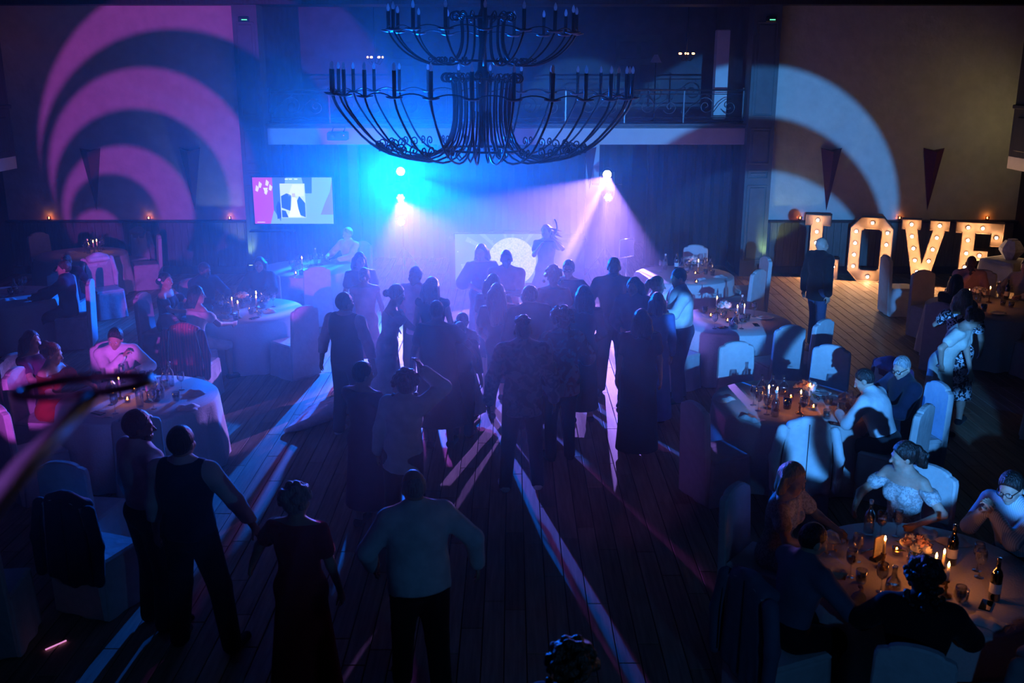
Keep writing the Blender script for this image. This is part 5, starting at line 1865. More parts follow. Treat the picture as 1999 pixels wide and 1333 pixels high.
ITEMS = {
 'RT3': [('carafe', 2.75, 10.43), ('carafe', 2.88, 10.47), ('carafe', 2.98, 10.4), ('candle', 2.78, 9.92), ('candle', 3.16, 10.05), ('candle', 3.0, 9.82), ('candle', 2.71, 9.99), ('tea', 3.03, 10.27), ('tea', 3.18, 9.94), ('bouquet', 3.07, 10.22), ('redwine', 3.01, 9.73), ('tumbler', 3.39, 10.09), ('tumbler', 3.24, 9.67), ('tumbler', 3.45, 9.86), ('wineglass', 3.52, 9.73), ('sunglasses', 3.29, 10.26), ('phone', 3.27, 9.49), ('napkin', 2.3, 10.26), ('napkin', 2.46, 9.65), ('wineglass', 2.59, 9.91), ('wineglass', 2.65, 9.79), ('bottle_clear', 2.72, 9.73), ('tumbler', 2.94, 10.09), ('wineglass', 2.58, 10.09), ('plate', 3.4, 10.47), ('wineglass', 3.54, 9.92), ('dark_tumbler', 2.91, 9.97), ('napkin', 3.64, 10.34)],
 'RT4': [('bottle_clear', 2.76, 7.04), ('redwine', 2.81, 6.99), ('wineglass', 2.96, 7.0), ('bouquet', 2.9, 6.51), ('menu', 2.68, 6.62), ('candle', 2.67, 6.49), ('tea', 2.85, 6.7), ('redwine', 2.4, 6.37), ('wineglass', 2.52, 6.6), ('tumbler', 2.43, 6.31), ('carafe', 2.59, 6.08), ('candle', 2.93, 6.23), ('candle', 2.96, 6.1), ('candle', 3.01, 6.29), ('wine_bottle', 3.19, 6.55), ('wine_bottle', 3.27, 6.05), ('wineglass', 3.34, 6.46), ('wineglass', 3.31, 6.36), ('tumbler', 3.04, 6.02), ('napkin', 3.2, 7.02), ('napkin', 3.31, 6.94), ('wineglass', 2.94, 5.85), ('napkin', 3.09, 5.77), ('wineglass', 2.58, 6.11), ('phone', 3.18, 5.97), ('knife', 2.68, 6.74), ('napkin', 2.42, 6.95)],
 'LT1': [('bottle_clear', -3.87, 10.76), ('carafe', -3.85, 10.34), ('carafe', -4.02, 10.6), ('carafe', -3.9, 10.69), ('bottle_clear', -3.96, 10.04), ('candle', -4.27, 10.31), ('candle', -3.94, 10.21), ('dark_tumbler', -3.88, 10.21), ('tumbler', -3.64, 10.24), ('wineglass', -3.7, 10.61), ('tea', -4.15, 10.19), ('dark_tumbler', -4.57, 10.17), ('redwine', -4.29, 10.09), ('tea', -4.21, 10.56), ('carafe', -4.41, 10.43), ('wineglass', -4.14, 9.82), ('phone', -4.32, 9.82), ('wineglass', -3.79, 9.97), ('wineglass', -4.6, 10.58), ('wineglass', -4.46, 10.88), ('napkin', -3.43, 9.97), ('napkin', -3.52, 10.47), ('knife', -4.2, 9.73), ('wineglass', -4.12, 10.61)],
 'LT2': [('candle', -4.08, 14.14), ('candle', -3.94, 13.93), ('candle', -3.76, 14.27), ('bouquet', -4.05, 14.56), ('carafe', -4.3, 14.46), ('carafe', -4.17, 14.24), ('carafe', -3.74, 14.56), ('wineglass', -3.6, 14.63), ('wineglass', -3.65, 14.46), ('tumbler', -3.95, 13.81), ('tumbler', -3.66, 14.02), ('tumbler', -3.82, 14.17), ('phone', -3.71, 13.9), ('dark_tumbler', -4.42, 14.17), ('redwine', -4.24, 14.11), ('napkin', -3.64, 14.37), ('candle', -3.8, 14.56), ('wineglass', -3.91, 14.43)],
 'RT2': [('bouquet', 3.05, 13.93), ('candle', 3.0, 14.21), ('tea', 2.87, 13.96), ('candle', 3.18, 13.66), ('candle', 3.23, 13.69), ('tea', 3.05, 13.66), ('bottle_clear', 3.36, 14.17), ('redwine', 3.17, 13.31), ('carafe', 3.11, 13.31), ('tumbler', 3.34, 13.75), ('redwine', 3.5, 13.99), ('dark_tumbler', 3.07, 13.46), ('plate', 3.6, 13.93), ('phone', 3.42, 13.51), ('phone', 2.92, 13.37), ('tumbler', 2.84, 14.24), ('wineglass', 2.84, 13.34)],
 'RT1': [('bottle_clear', 2.73, 17.47), ('wine_bottle', 2.93, 17.47), ('wineglass', 3.08, 17.56), ('wineglass', 3.1, 17.28), ('carafe', 3.01, 17.38), ('bouquet', 3.2, 17.47), ('candle', 3.25, 17.1), ('tea', 3.19, 17.01), ('tumbler', 3.48, 16.97), ('tumbler', 3.4, 17.01), ('tea', 3.08, 16.29), ('napkin', 3.59, 16.8), ('napkin', 3.18, 16.62), ('wineglass', 3.35, 17.28), ('wineglass', 3.44, 17.47), ('carafe', 3.51, 17.38), ('redwine', 2.97, 16.62), ('wineglass', 2.63, 17.28)],
 'RT5': [('carafe', 6.84, 15.27), ('bouquet', 7.15, 14.9), ('candle', 6.91, 14.7), ('candle', 7.32, 14.9), ('tumbler', 7.44, 14.7), ('tumbler', 7.5, 14.56), ('bottle_clear', 7.6, 15.19), ('wineglass', 6.82, 14.56), ('dark_tumbler', 6.98, 14.33), ('wine_bottle', 7.69, 15.11), ('plate', 7.1, 14.17), ('tea', 6.84, 14.37)],
 'LT3': [('carafe', -3.86, 17.38), ('carafe', -3.83, 17.56), ('candle', -3.72, 17.38), ('tea', -3.76, 17.01), ('wineglass', -3.89, 17.28), ('wineglass', -3.69, 17.66), ('redwine', -3.67, 17.85), ('wineglass', -3.62, 17.9), ('tumbler', -3.65, 16.93), ('bottle_clear', -3.61, 18.05), ('plate', -3.69, 16.92), ('wineglass', -3.49, 17.95)],
 'LTF': [('carafe', -8.32, 19.32), ('carafe', -8.31, 19.49), ('candle', -8.09, 19.21), ('candle', -8.11, 19.09), ('wineglass', -8.34, 19.21), ('wineglass', -8.08, 19.32), ('wineglass', -8.09, 19.49), ('bottle_clear', -8.17, 19.09), ('napkin', -8.55, 19.09)],
 'LTL': [('carafe', -7.94, 15.55), ('dark_tumbler', -7.96, 15.44), ('wineglass', -7.89, 15.62), ('napkin', -7.83, 15.07), ('plate', -8.03, 15.33), ('redwine', -7.9, 15.81)],
}
for tk, lst in ITEMS.items():
    seen, placed = [], []
    for kind, x, y in lst:
        rad = {'bouquet': 0.085, 'napkin': 0.1, 'plate': 0.12, 'phone': 0.07, 'sunglasses': 0.07, 'knife': 0.08}.get(kind, 0.045)
        for _ in range(30):                      # keep neighbours from standing in one another
            hit = [(sx, sy, sr) for sx, sy, sr in seen if math.hypot(sx - x, sy - y) < sr + rad]
            if not hit:
                break
            sx, sy, sr = hit[0]
            d = math.hypot(sx - x, sy - y) or 0.01
            x += (x - sx) / d * 0.03 + random.uniform(-0.01, 0.01)
            y += (y - sy) / d * 0.03 + random.uniform(-0.01, 0.01)
        seen.append((x, y, rad))
        placed.append((kind, x, y))
    for kind, x, y in placed:
        same = sorted(abs(q[1]) for q in placed if q[0] == kind)
        put(kind, x, y, tk, same.index(abs(x)) + 1 if len(same) > 1 else 0)

# tall table with a white cloth and a faceted white card box
e = empty('side_table', (8.72, 17.25, 0), 0.5, 'small table under the draped white cloth beside the letter E', 'table')
MB().bevel_box((0, 0, 0.98), (0.62, 0.62, 0.03), 0.005).obj('tabletop', 'dark_wood', e)
for sx in (-1, 1):
    for sy in (-1, 1):
        MB().tube([(sx * 0.26, sy * 0.26, 0), (sx * 0.26, sy * 0.26, 0.97)], 0.02, 6).obj('leg', 'dark_wood', e)
v, f = [], []
g = 14
for i in range(g + 1):
    for k in range(g + 1):
        x, y = (i / g - 0.5) * 1.15, (k / g - 0.5) * 1.15
        ox, oy = max(0, abs(x) - 0.325), max(0, abs(y) - 0.325)
        dr = math.hypot(ox, oy)
        sx, sy = (1 if x > 0 else -1), (1 if y > 0 else -1)
        wav = 0.02 * math.sin(x * 22) + 0.02 * math.sin(y * 19)
        v.append((sx * min(abs(x), 0.325 + ox * 0.16) + (wav if oy > 0 else 0), sy * min(abs(y), 0.325 + oy * 0.16) + (wav if ox > 0 else 0), 1.0 - dr * 1.45))
for i in range(g):
    for k in range(g):
        a = i * (g + 1) + k
        f.append((a, a + g + 1, a + g + 2, a + 1))
o = MB().add(v, f, True).obj('square_tablecloth', 'linen', None, (8.72, 17.25, 0), 0.5)
tag(o, 'square white cloth with hanging points under the faceted white box', 'tablecloth')
o = empty('card_box', (8.74, 17.22, 1.004), 0.35, 'faceted white card box standing on the small draped table', 'box')
n, bx_ = 6, MB()
pr = [(0.10, 0.0), (0.21, 0.15), (0.21, 0.20), (0.12, 0.33)]
bx_.lathe([(0.001, 0.0)] + pr + [(0.001, 0.33)], 6, smooth=False)
bx_.obj('body', 'paper', o)
MB().bevel_box((0, 0, 0.345), (0.14, 0.09, 0.03), 0.004).obj('lid', 'paper', o)

# ================================================================ chairs
def camel(w0, w1, z0, z1):
    """outline of a covered chair back with a humped top"""
    pts = [(-w0, z0), (w0, z0), (w1, z1 - 0.10), (w1 - 0.012, z1 - 0.065), (w1 - 0.045, z1 - 0.05)]
    for i in range(9):
        a = i / 8 * math.pi
        pts.append(((w1 - 0.07) * math.cos(a), z1 - 0.045 + 0.045 * math.sin(a)))
    return pts + [(-w1 + 0.045, z1 - 0.05), (-w1 + 0.012, z1 - 0.065), (-w1, z1 - 0.10)]


def slab(outline, y0, y1, b, lean=0.0):
    n = len(outline)
    cx, cz = sum(p[0] for p in outline) / n, sum(p[1] for p in outline) / n
    v = []
    for y, ins in ((y0, b), (y0 + b, 0), (y1 - b, 0), (y1, b)):
        for x, z in outline:
            dx, dz = cx - x, cz - z
            d = math.hypot(dx, dz)
            v.append((x + dx / d * ins, y - lean * max(0, z - 0.45), z + dz / d * ins))
    f = [tuple(range(n)), tuple(range(4 * n - 1, 3 * n - 1, -1))]
    for k in range(3):
        for i in range(n):
            j_ = (i + 1) % n
            f.append((k * n + j_, k * n + i, k * n + n + i, k * n + n + j_))
    return MB().add(v, f)


def skirt_mesh():
    N = 56
    v, f = [], []
    for z, gr, am in ((0.478, -0.012, 0), (0.47, 0.0, 0), (0.44, 0.004, 0.1), (0.22, 0.018, 0.7), (0.008, 0.034, 1.0)):
        for i in range(N):
            t = i / N * 4
            s_, q = int(t), t - int(t)
            a = (-0.23 + 0.46 * q)
            x, y = [(a, -0.23), (0.23, a), (-a, 0.23), (-0.23, -a)][s_]
            l = math.hypot(x, y)
            w = 0.011 * math.sin(i * 6.283 / 7.0) * am
            v.append((x * (1 + (gr + w) / l), y * (1 + (gr + w) / l), z))
    for k in range(4):
        for i in range(N):
            j_ = (i + 1) % N
            f.append((k * N + j_, k * N + i, k * N + N + i, k * N + N + j_))
    f.append(tuple(range(N)))
    return MB().add(v, f, True)


CH_ME = {}
for mname in ('chair_cover', 'dark_chair'):
    CH_ME[mname] = [('back_cover', slab(camel(0.245, 0.225, 0.02, 1.06), -0.285, -0.215, 0.014, 0.09).mesh('back_cover', mname)),
                    ('seat_cover', MB().bevel_box((0, 0, 0.48), (0.47, 0.46, 0.05), 0.018).mesh('seat_cover', mname)),
                    ('skirt', skirt_mesh().mesh('skirt', mname))]
bow_me = MB()
LEGS = MB().box((0, 0, 0.22), (0.035, 0.035, 0.44)).mesh('leg', 'dark_wood')


def chair(x, y, rot, label, m='chair_cover', group='covered banquet chairs'):
    e = empty('banquet_chair', (x, y, 0), R(rot), label, 'chair', group)
    for nm, me in CH_ME[m]:
        obj_of(nm, me, e)
    for sx in (-1, 1):
        for sy in (-1, 1):
            obj_of('leg', LEGS, e, (sx * 0.2, sy * 0.2, 0))
    return e


def toward(x, y, c):
    return math.degrees(math.atan2(-(c[0] - x), c[1] - y))


def chair_at(bx, by, tk, label, m='chair_cover', turn=0):
    """a chair whose back stands at (bx, by) and which faces its table"""
    c = TABLES[tk][0] if isinstance(tk, str) else tk
    rot = toward(bx, by, c) + turn
    x, y = bx - math.sin(R(rot)) * 0.26, by + math.cos(R(rot)) * 0.26
    d = math.hypot(x - c[0], y - c[1])
    if d < 1.14 and turn == 0:
        x, y = c[0] + (x - c[0]) / d * 1.14, c[1] + (y - c[1]) / d * 1.14
    return chair(x, y, rot, label, m)


def jacket_on(ch, label, m, long=0.0):
    """a suit jacket hung over a chair back"""
    yb = -0.30
    P = []
    for i in range(10):
        q = (i - 4.5) / 4.5
        P.append(cone((q * 0.15, yb, 1.035 - 0.055 * abs(q)), (q * 0.205, yb - 0.01, 0.36 - long - 0.03 * math.cos(q * 4)), 0.040, 0.030 + 0.010 * (i % 2), 0.008 if i in (5,) else 0.03))
    P += [cone((-0.15, yb + 0.02, 1.015), (-0.03, yb + 0.02, 1.06), 0.05, 0.05, 0.03), cone((0.15, yb + 0.02, 1.015), (0.03, yb + 0.02, 1.06), 0.05, 0.05, 0.03),
          cone((-0.15, yb + 0.07, 0.995), (0.15, yb + 0.07, 0.995), 0.05, 0.05, 0.03),
          cone((-0.055, yb - 0.01, 1.085), (0.055, yb - 0.01, 1.085), 0.022, 0.022, 0.008)]
    sl = [[cone((sx * 0.235, yb - 0.01, 0.975), (sx * 0.295, yb - 0.02, 0.70), 0.055, 0.05, 0.03), cone((sx * 0.295, yb - 0.02, 0.70), (sx * 0.285, yb - 0.03, 0.40), 0.05, 0.042, 0.03)] for sx in (-1, 1)]
    e = empty('suit_jacket', ch.location, ch.rotation_euler[2], label, 'jacket')
    v, q = surf(P, 0.016)
    obj_of('body', mesh_np('body', v, q, True, m), e)
    MB().tube([(0.0, yb - 0.040, 1.05), (0.0, yb - 0.043, 0.8), (0.0, yb - 0.046, 0.37 - long)], 0.004, 5).obj('back_seam', 'cloth_black', e)
    for sx in (-1, 1):
        MB().tube([(sx * 0.205, yb - 0.048, 0.99), (sx * 0.235, yb - 0.045, 0.72), (sx * 0.238, yb - 0.045, 0.42)], 0.004, 5).obj('sleeve_seam', 'cloth_black', e)
    for s_ in sl:
        v, q = surf(s_, 0.016)
        obj_of('sleeve', mesh_np('sleeve', v, q, True, m), e)
    return e


c1 = chair_at(2.82, 9.06, 'RT3', 'covered chair under the pale jacket at the near side of its table')
jacket_on(c1, 'pale jacket hung over a chair, striped by blue light and shadow', 'cloth_white')
chair_at(3.80, 11.40, 'RT3', 'covered chair lit blue with the shadow of a person on it')
chair_at(2.72, 11.55, 'RT3', 'covered chair lit blue behind the carafes')
chair_at(1.85, 9.35, 'RT3', 'dark unlit covered chair before the table with the pale jacket', turn=-12)
chair_at(4.02, 12.78, 'RT2', 'narrow covered chair standing against the lit floorboards')
chair_at(3.52, 12.58, 'RT2', 'dark covered chair with a rounded top behind the blue lit chairs')
chair_at(2.30, 13.10, 'RT2', 'dark covered chair with a blue edge behind the man in a white shirt')
chair_at(4.42, 17.2, 'RT1', 'tall dark covered chair beside the bald man')
chair_at(3.98, 16.1, 'RT1', 'covered chair with a blue lit edge turned to its table')
chair_at(3.42, 18.35, 'RT1', 'white covered chair lit brightly behind the bottles')
chair(6.9, 17.3, -90, 'covered chair seen from the side on the lit floorboards')
chair_at(6.74, 15.9, 'RT5', 'tall covered chair with its back to the letter V')
chair_at(7.70, 16.0, 'RT5', 'dark covered chair behind the seated bald man in a pink shirt')
chair_at(6.10, 13.7, 'RT5', 'dark covered chair holding the woman with bobbed hair')
chair_at(7.5, 13.3, 'RT5', 'dark covered chair before the table nearest the lit letters')
chair_at(-3.66, 9.15, 'LT1', 'dark covered chair before the table under the metal hoop')
cp = chair_at(-4.95, 9.40, 'LT1', 'pale covered chair catching violet light beside the metal hoop')
c17 = chair_at(-4.20, 12.35, (-3.96, 14.41), 'covered chair under the red striped scarf jacket', turn=1)
jacket_on(c17, 'red striped jacket hung over a chair in the blue haze', 'stripe_scarf', -0.05)
chair_at(-3.05, 13.6, 'LT2', 'dark covered chair lost in blue haze behind the vest wearing man')
chair_at(-3.30, 16.45, 'LT3', 'dark covered chair before the table nearest the television')
cw = chair_at(-7.75, 20.05, 'LTF', 'covered chair under the grey jacket against the wainscot')
jacket_on(cw, 'grey jacket on a chair against the dim wainscot', 'cloth_grey', -0.1)
chair_at(-7.2, 19.5, 'LTF', 'covered chair edged with violet light near the wainscot')
chair_at(-9.2, 19.6, 'LTF', 'dim covered chair in the far corner')
cD = chair_at(-7.30, 17.30, 'LTF', 'covered chair under the white jacket in violet light', turn=-170)
jacket_on(cD, 'white jacket draped over a chair in violet light', 'cloth_white', -0.08)
chair(-3.75, 8.1, -8, 'dark covered chair behind the two men by the hoop')
c24 = chair(-3.35, 7.35, -20, 'dark covered chair under the jacket in deep shadow')
jacket_on(c24, 'dark jacket on a chair in deep shadow behind two men', 'cloth_navy')
chair(-3.95, 6.75, 8, 'pale covered chair alone in the darkest corner below the hoop')
c26 = chair_at(3.08, 5.22, 'RT4', 'covered chair under the pale blue shirt jacket beside the dark haired diner')
jacket_on(c26, 'pale jacket sagging over the chair beside the dark haired diner', 'cloth_grey')
c31 = chair_at(4.25, 10.75, 'RT3', 'covered chair under the plum jacket')
jacket_on(c31, 'plum jacket on the chair behind the man in spectacles', 'cloth_plum')

cs = chair(6.35, 11.15, 150, 'dark covered chair holding a crumpled shawl behind the woman in print')
o = obj_of('shawl', PROTO['napkin'][0][1], None, (6.35, 11.2, 0.506), 0.4)
o.scale = (1.9, 2.1, 2.6)
tag(o, 'crumpled pale shawl left on a chair seat behind the print dress', 'shawl')


def clip(root, j, s, L):
    p = L(0.088, -0.045, 0.03) * s
    MB().sphere(tuple(p), 0.026, 8, 6, (0.5, 1.2, 0.8)).obj('hair_clip', 'porcelain', root)


# ================================================================ people
def seat(label, tk, x, y, m='chair_cover', chair_label=None, far=1.06, h=1.70, dark=False, **kw):
    c = TABLES[tk][0]
    d = math.hypot(x - c[0], y - c[1])
    if d < far:
        x, y = c[0] + (x - c[0]) / d * far, c[1] + (y - c[1]) / d * far
    rot = toward(x, y, c) + kw.pop('turn', 0)
    pose = dict(sit=True)
    pose.update(kw.pop('pose', {}))
    s = h / 1.75
    pose.setdefault('pz', 0.60 / s)
    p = person(label, x, y, rot, h, pose=pose, **kw)
    if chair_label:
        chair(x + math.sin(R(rot)) * 0.05, y - math.cos(R(rot)) * 0.05, rot, chair_label, m)
    return p


ELB = dict(elL=(-0.8, -0.3, -0.6), elR=(0.8, -0.3, -0.6))
HANG = dict(wrL=(-0.30, 0.03, 0.86), wrR=(0.30, 0.03, 0.86))


def onp(**k):
    d = dict(k)
    return d


# ---- the ring of dancers
person('man in dark vest and white sleeves standing behind the bride', -1.93, 11.18, -22, 1.76, pose=onp(wrL=(-0.36, 0.02, 0.90), wrR=(0.34, 0.02, 0.90), anL=(-0.16, 0.0), anR=(0.14, 0.03), head=(-25, 0, 0), **ELB),
       top=('shirt', 'cloth_white'), vest='cloth_navy', bottom=('trousers', 'cloth_navy'), hair=('short', 'black'), shoes='cream', build=1.1)
person('bride in a white gown with a long train reaching out her hand', -1.55, 11.94, -82, 1.70, 'f', pose=onp(lean=9, wrR=(0.10, 0.52, 1.06), wrL=(-0.10, 0.46, 1.02), elR=(0.4, -0.5, -0.8), elL=(-0.4, -0.5, -0.8), pnR=(0, 0.2, 1), hdR=(0, 1, -0.1), head=(0, 8, 0)),
       dress=dict(m='cloth_white', hem=0.02, w=0.40, sleeve='off', neckline=0.10, strap=False, train=(0.1, (0.40, -0.12, -1.15)), pleat=True, sy=-0.1), hair=('bun', 'black'), shoes=None, eyes=True)
person('man in a pink shirt facing the bride, hair cropped short', -1.26, 12.75, 150, 1.76, pose=onp(**HANG), top=('tee', 'cloth_pink', 'rolled'), bottom=('trousers', 'cloth_brown'), hair=('crop', 'black'), skin='skin_deep')
person('woman with long dark hair and dark top beside the man in pink', -1.00, 12.2, -8, 1.73, 'f', pose=onp(wrL=(-0.26, 0.1, 0.9), wrR=(0.26, 0.1, 0.9), head=(-18, 3, 0)), dress=dict(m='cloth_navy', hem=0.4, w=0.22), hair=('long', 'black'))
person('broad person in a long black dress with an arm round the boy', -0.84, 10.79, -6, 1.76, 'f', pose=onp(wrR=(0.40, 0.28, 1.04), elR=(0.9, -0.2, -0.4), wrL=(-0.33, 0.08, 0.9), elL=(-0.9, -0.3, 0), anL=(-0.1, 0), anR=(0.12, 0.05)),
       dress=dict(m='cloth_black', hem=0.30, w=0.31, sleeve='short', neckline=0.182), hair=('crop', 'black'), build=1.28, skin='skin_deep')
person('small dark haired boy under the arm of the person in black', -0.60, 11.15, -12, 1.42, pose=onp(**HANG), top=('shirt', 'cloth_navy'), bottom=('trousers', 'cloth_navy'), hair=('short', 'black'))
person('girl in a white tulle dress with her hair in a bun', -0.60, 11.75, -20, 1.38, 'f', pose=onp(wrL=(-0.24, 0.02, 0.88), wrR=(0.26, 0.05, 0.86), head=(-20, 0, 0)), dress=dict(m='cloth_white', hem=0.16, w=0.36, sleeve='off', pleat=True), hair=('bun', 'brown'), bust=0.5)


def phone_in(root, j, s, L, hnd='R', off=(0, 0.05, 0.07)):
    w = j['wr' + hnd] * s
    o = MB().bevel_box((w[0] + off[0], w[1] + off[1], w[2] + off[2]), (0.074, 0.010, 0.15), 0.003).obj('phone', 'black_plastic')
    o.location = root.location
    o.rotation_euler = root.rotation_euler
    tag(o, 'black phone held up by the dark haired woman filming the dance', 'phone')


person('woman with short dark hair holding up a phone', -1.38, 8.72, -30, 1.66, 'f', pose=onp(wrR=(0.14, 0.34, 1.34), elR=(0.5, -0.2, -0.9), wrL=(-0.05, 0.30, 1.25), elL=(-0.5, -0.2, -0.9), curlR=0.7, pnR=(0, 1, 0.2), hdR=(0, 0.2, 1), head=(-25, 6, 0)),
       dress=dict(m='cloth_plum', hem=0.25, w=0.22, sleeve='short'), hair=('short', 'black'), extra=phone_in)


def bracelet(root, j, s, L):
    w, e_ = j['wrR'] * s, j['elR'] * s
    d = Vector(w - e_).normalized()
    a = d.orthogonal().normalized()
    b = d.cross(a)
    c = Vector(w) - d * 0.03
    MB().tube([c + a * 0.034 * math.cos(t) + b * 0.034 * math.sin(t) for t in np.linspace(0, 6.283, 15)[:-1]], 0.006, 6, closed=True).obj('bracelet', 'steel', root)


person('woman in a loose white blouse with one hand raised to her hair', -0.98, 8.34, -10, 1.68, 'f', pose=onp(wrR=(0.19, 0.10, 1.74), elR=(0.9, 0.5, -0.2), rsh=(0, 0.03), hdR=(-0.5, 0.1, 0.9), wrL=(-0.28, 0.1, 0.88), twist=-8, side=4, head=(5, 12, 0), anL=(-0.13, -0.08), anR=(0.12, 0.06)),
       top=('loose', 'cloth_white'), bottom=('slim', 'cloth_black'), hair=('curly', 'black'), extra=bracelet)


def phone_hand(root, j, s, L):
    w = j['wrL'] * s
    o = MB().bevel_box((w[0] + 0.01, w[1] + 0.03, w[2] - 0.1), (0.010, 0.075, 0.15), 0.003).obj('phone', 'black_plastic')
    o.location = root.location
    o.rotation_euler = root.rotation_euler
    tag(o, 'black phone hanging from the hand of the man in the leafy shirt', 'phone')


person('tall man in a leafy print shirt with a curly high top seen from behind', 0.11, 9.60, 3, 1.86, pose=onp(wrL=(-0.33, 0.04, 0.88), wrR=(0.31, 0.08, 0.9), anL=(-0.17, -0.02), anR=(0.15, 0.02), curlL=0.8, **ELB),
       top=('loose', 'print_leafy', 'long'), bottom=('slim', 'cloth_black'), hair=('fade', 'black'), shoes='white', skin='skin_deep', extra=phone_hand)
person('woman with big curly red rimmed hair and a loose printed blouse', 0.54, 10.42, 14, 1.74, 'f', pose=onp(wrL=(-0.2, 0.26, 1.06), wrR=(0.2, 0.26, 1.06), head=(22, 4, 0)), top=('loose', 'print_blouse', 'cape'), bottom=('slim', 'cloth_black'), hair=('bigcurly', 'auburn'), build=1.15)
person('man in a dark suit with cropped hair whispering to a woman', 0.21, 11.45, 20, 1.79, pose=onp(head=(35, 0, 0), wrL=(-0.3, 0.1, 0.9), wrR=(0.3, 0.1, 0.9)), top=('jacket', 'cloth_black'), bottom=('trousers', 'cloth_black'), hair=('crop', 'black'), build=1.1)
person('woman with very long hair in a fitted black dress beside the suited man', -0.14, 11.8, 2, 1.74, 'f', pose=onp(wrL=(-0.2, 0.2, 1.0), wrR=(0.22, 0.2, 1.0), head=(-18, 0, 0), side=-3), dress=dict(m='cloth_black', hem=0.5, w=0.15, sleeve='short'), hair=('longer', 'brown'), build=1.05)
person('woman in a short dark dress half hidden behind the long haired woman', -0.24, 12.55, -12, 1.70, 'f', pose=onp(wrL=(-0.25, 0.1, 0.9), wrR=(0.22, 0.2, 1.0), head=(-10, 2, 0)), dress=dict(m='cloth_navy', hem=0.62, w=0.20, sleeve='short'), hair=('long', 'black'))
person('woman in a dark cape sleeved dress standing before the display', -0.46, 14.8, 188, 1.70, 'f', pose=onp(wrL=(-0.06, 0.22, 1.04), wrR=(0.08, 0.22, 1.06), **ELB, head=(-22, 4, 0)), dress=dict(m='cloth_navy', hem=0.16, w=0.22, sleeve='cape'), hair=('long', 'brown'), build=1.1)
person('man in an orange shirt with arms folded before the display', -0.08, 13.85, 172, 1.78, pose=onp(wrL=(0.02, 0.22, 1.2), wrR=(0.0, 0.25, 1.16), **ELB, head=(12, 0, 0)), top=('tee', 'cloth_coral', 'short'), bottom=('slim', 'cloth_navy'), hair=('crop', 'black'), skin='skin_deep')
person('woman with curly blond hair in a red top facing the room', 0.55, 13.0, 178, 1.68, 'f', pose=onp(wrL=(-0.2, 0.2, 1.0), wrR=(0.2, 0.2, 1.0)), dress=dict(m='cloth_red', hem=0.5, w=0.22, sleeve='short'), hair=('bigcurly', 'blond'), build=1.1)
person('woman in spectacles and dark dress behind the curly blond woman', 0.78, 13.5, 165, 1.70, 'f', pose=onp(wrL=(-0.40, 0.28, 1.18), elL=(-0.7, -0.2, -0.6), hdL=(-0.4, 0.5, 0.6), wrR=(0.2, 0.1, 0.95)), dress=dict(m='cloth_navy', hem=0.4, w=0.22, sleeve='short'), hair=('bun', 'black'), glasses=True)
person('woman in a long plain black gown with long black hair', 0.86, 11.66, 6, 1.74, 'f', pose=onp(wrL=(-0.2, 0.2, 1.0), wrR=(0.18, 0.2, 1.0)), dress=dict(m='cloth_black', hem=0.18, w=0.20, sleeve='long'), hair=('long', 'black'))
person('tall man in a brown shirt facing the room', 1.34, 12.87, 176, 1.86, pose=onp(wrL=(-0.30, 0.06, 0.92), wrR=(0.30, 0.06, 0.92), anL=(-0.15, 0), anR=(0.14, 0.04), **ELB), top=('shirt', 'cloth_brown'), bottom=('trousers', 'cloth_charcoal'), hair=('crop', 'black'), skin='skin_deep', build=1.05, beard='black')
person('woman with long hair and a pale top beside the tall man', 1.55, 12.35, 168, 1.70, 'f', pose=onp(wrL=(-0.2, 0.18, 1.0), wrR=(0.15, 0.2, 1.1), head=(-20, 5, 0)), top=('loose', 'cloth_slate'), bottom=('slim', 'cloth_navy'), hair=('long', 'black'))
person('woman with a ponytail leaning in to kiss the man in white', 1.80, 12.62, -92, 1.66, 'f', pose=onp(lean=6, wrL=(-0.12, 0.30, 1.2), wrR=(0.14, 0.30, 1.2)), dress=dict(m='cloth_white', hem=0.5, w=0.2, sleeve='short'), hair=('ponytail', 'blond'))
person('man in a white shirt and jeans embracing a woman, seen in profile', 2.20, 12.48, 96, 1.80, pose=onp(lean=4, wrL=(-0.22, 0.42, 1.22), wrR=(0.15, 0.42, 1.28), elL=(-0.8, -0.3, -0.5), elR=(0.8, -0.3, -0.5), head=(0, 8, 0), anL=(-0.12, 0.05), anR=(0.12, -0.06)), top=('shirt', 'cloth_white'), bottom=('trousers', 'cloth_denim'), hair=('crop', 'black'), build=1.22)
person('woman in a long blue dress with dark hair, her back to us', 1.74, 11.63, 4, 1.66, 'f', pose=onp(wrL=(-0.2, 0.2, 0.95), wrR=(0.24, 0.1, 0.88)), dress=dict(m='cloth_blue', hem=0.08, w=0.24, sleeve='long'), hair=('bob', 'black'))
person('woman in a black gown and shoulder length hair nearest the dining tables', 1.42, 10.62, 2, 1.70, 'f', pose=onp(wrL=(-0.24, 0.12, 0.9), wrR=(0.27, 0.08, 0.88)), dress=dict(m='cloth_black', hem=0.06, w=0.24, sleeve='short', neckline=0.18), hair=('long', 'black'), build=1.2)


def prop(root, j, s, L):
    a = (j['wrL'] + np.array((0, 0, 0.05))) * s
    pts = [(a[0] + 0.02 - 0.10 * math.sin(t), a[1] + 0.02, a[2] + 0.14 - 0.16 * math.cos(t)) for t in np.linspace(0.0, 2.6, 14)]
    o = MB().tube(pts, 0.012, 6).obj('hoop_prop', 'cloth_cream')
    o.location = root.location
    o.rotation_euler = root.rotation_euler
    tag(o, 'curved pale hoop held up by the dancer with flying hair', 'prop')


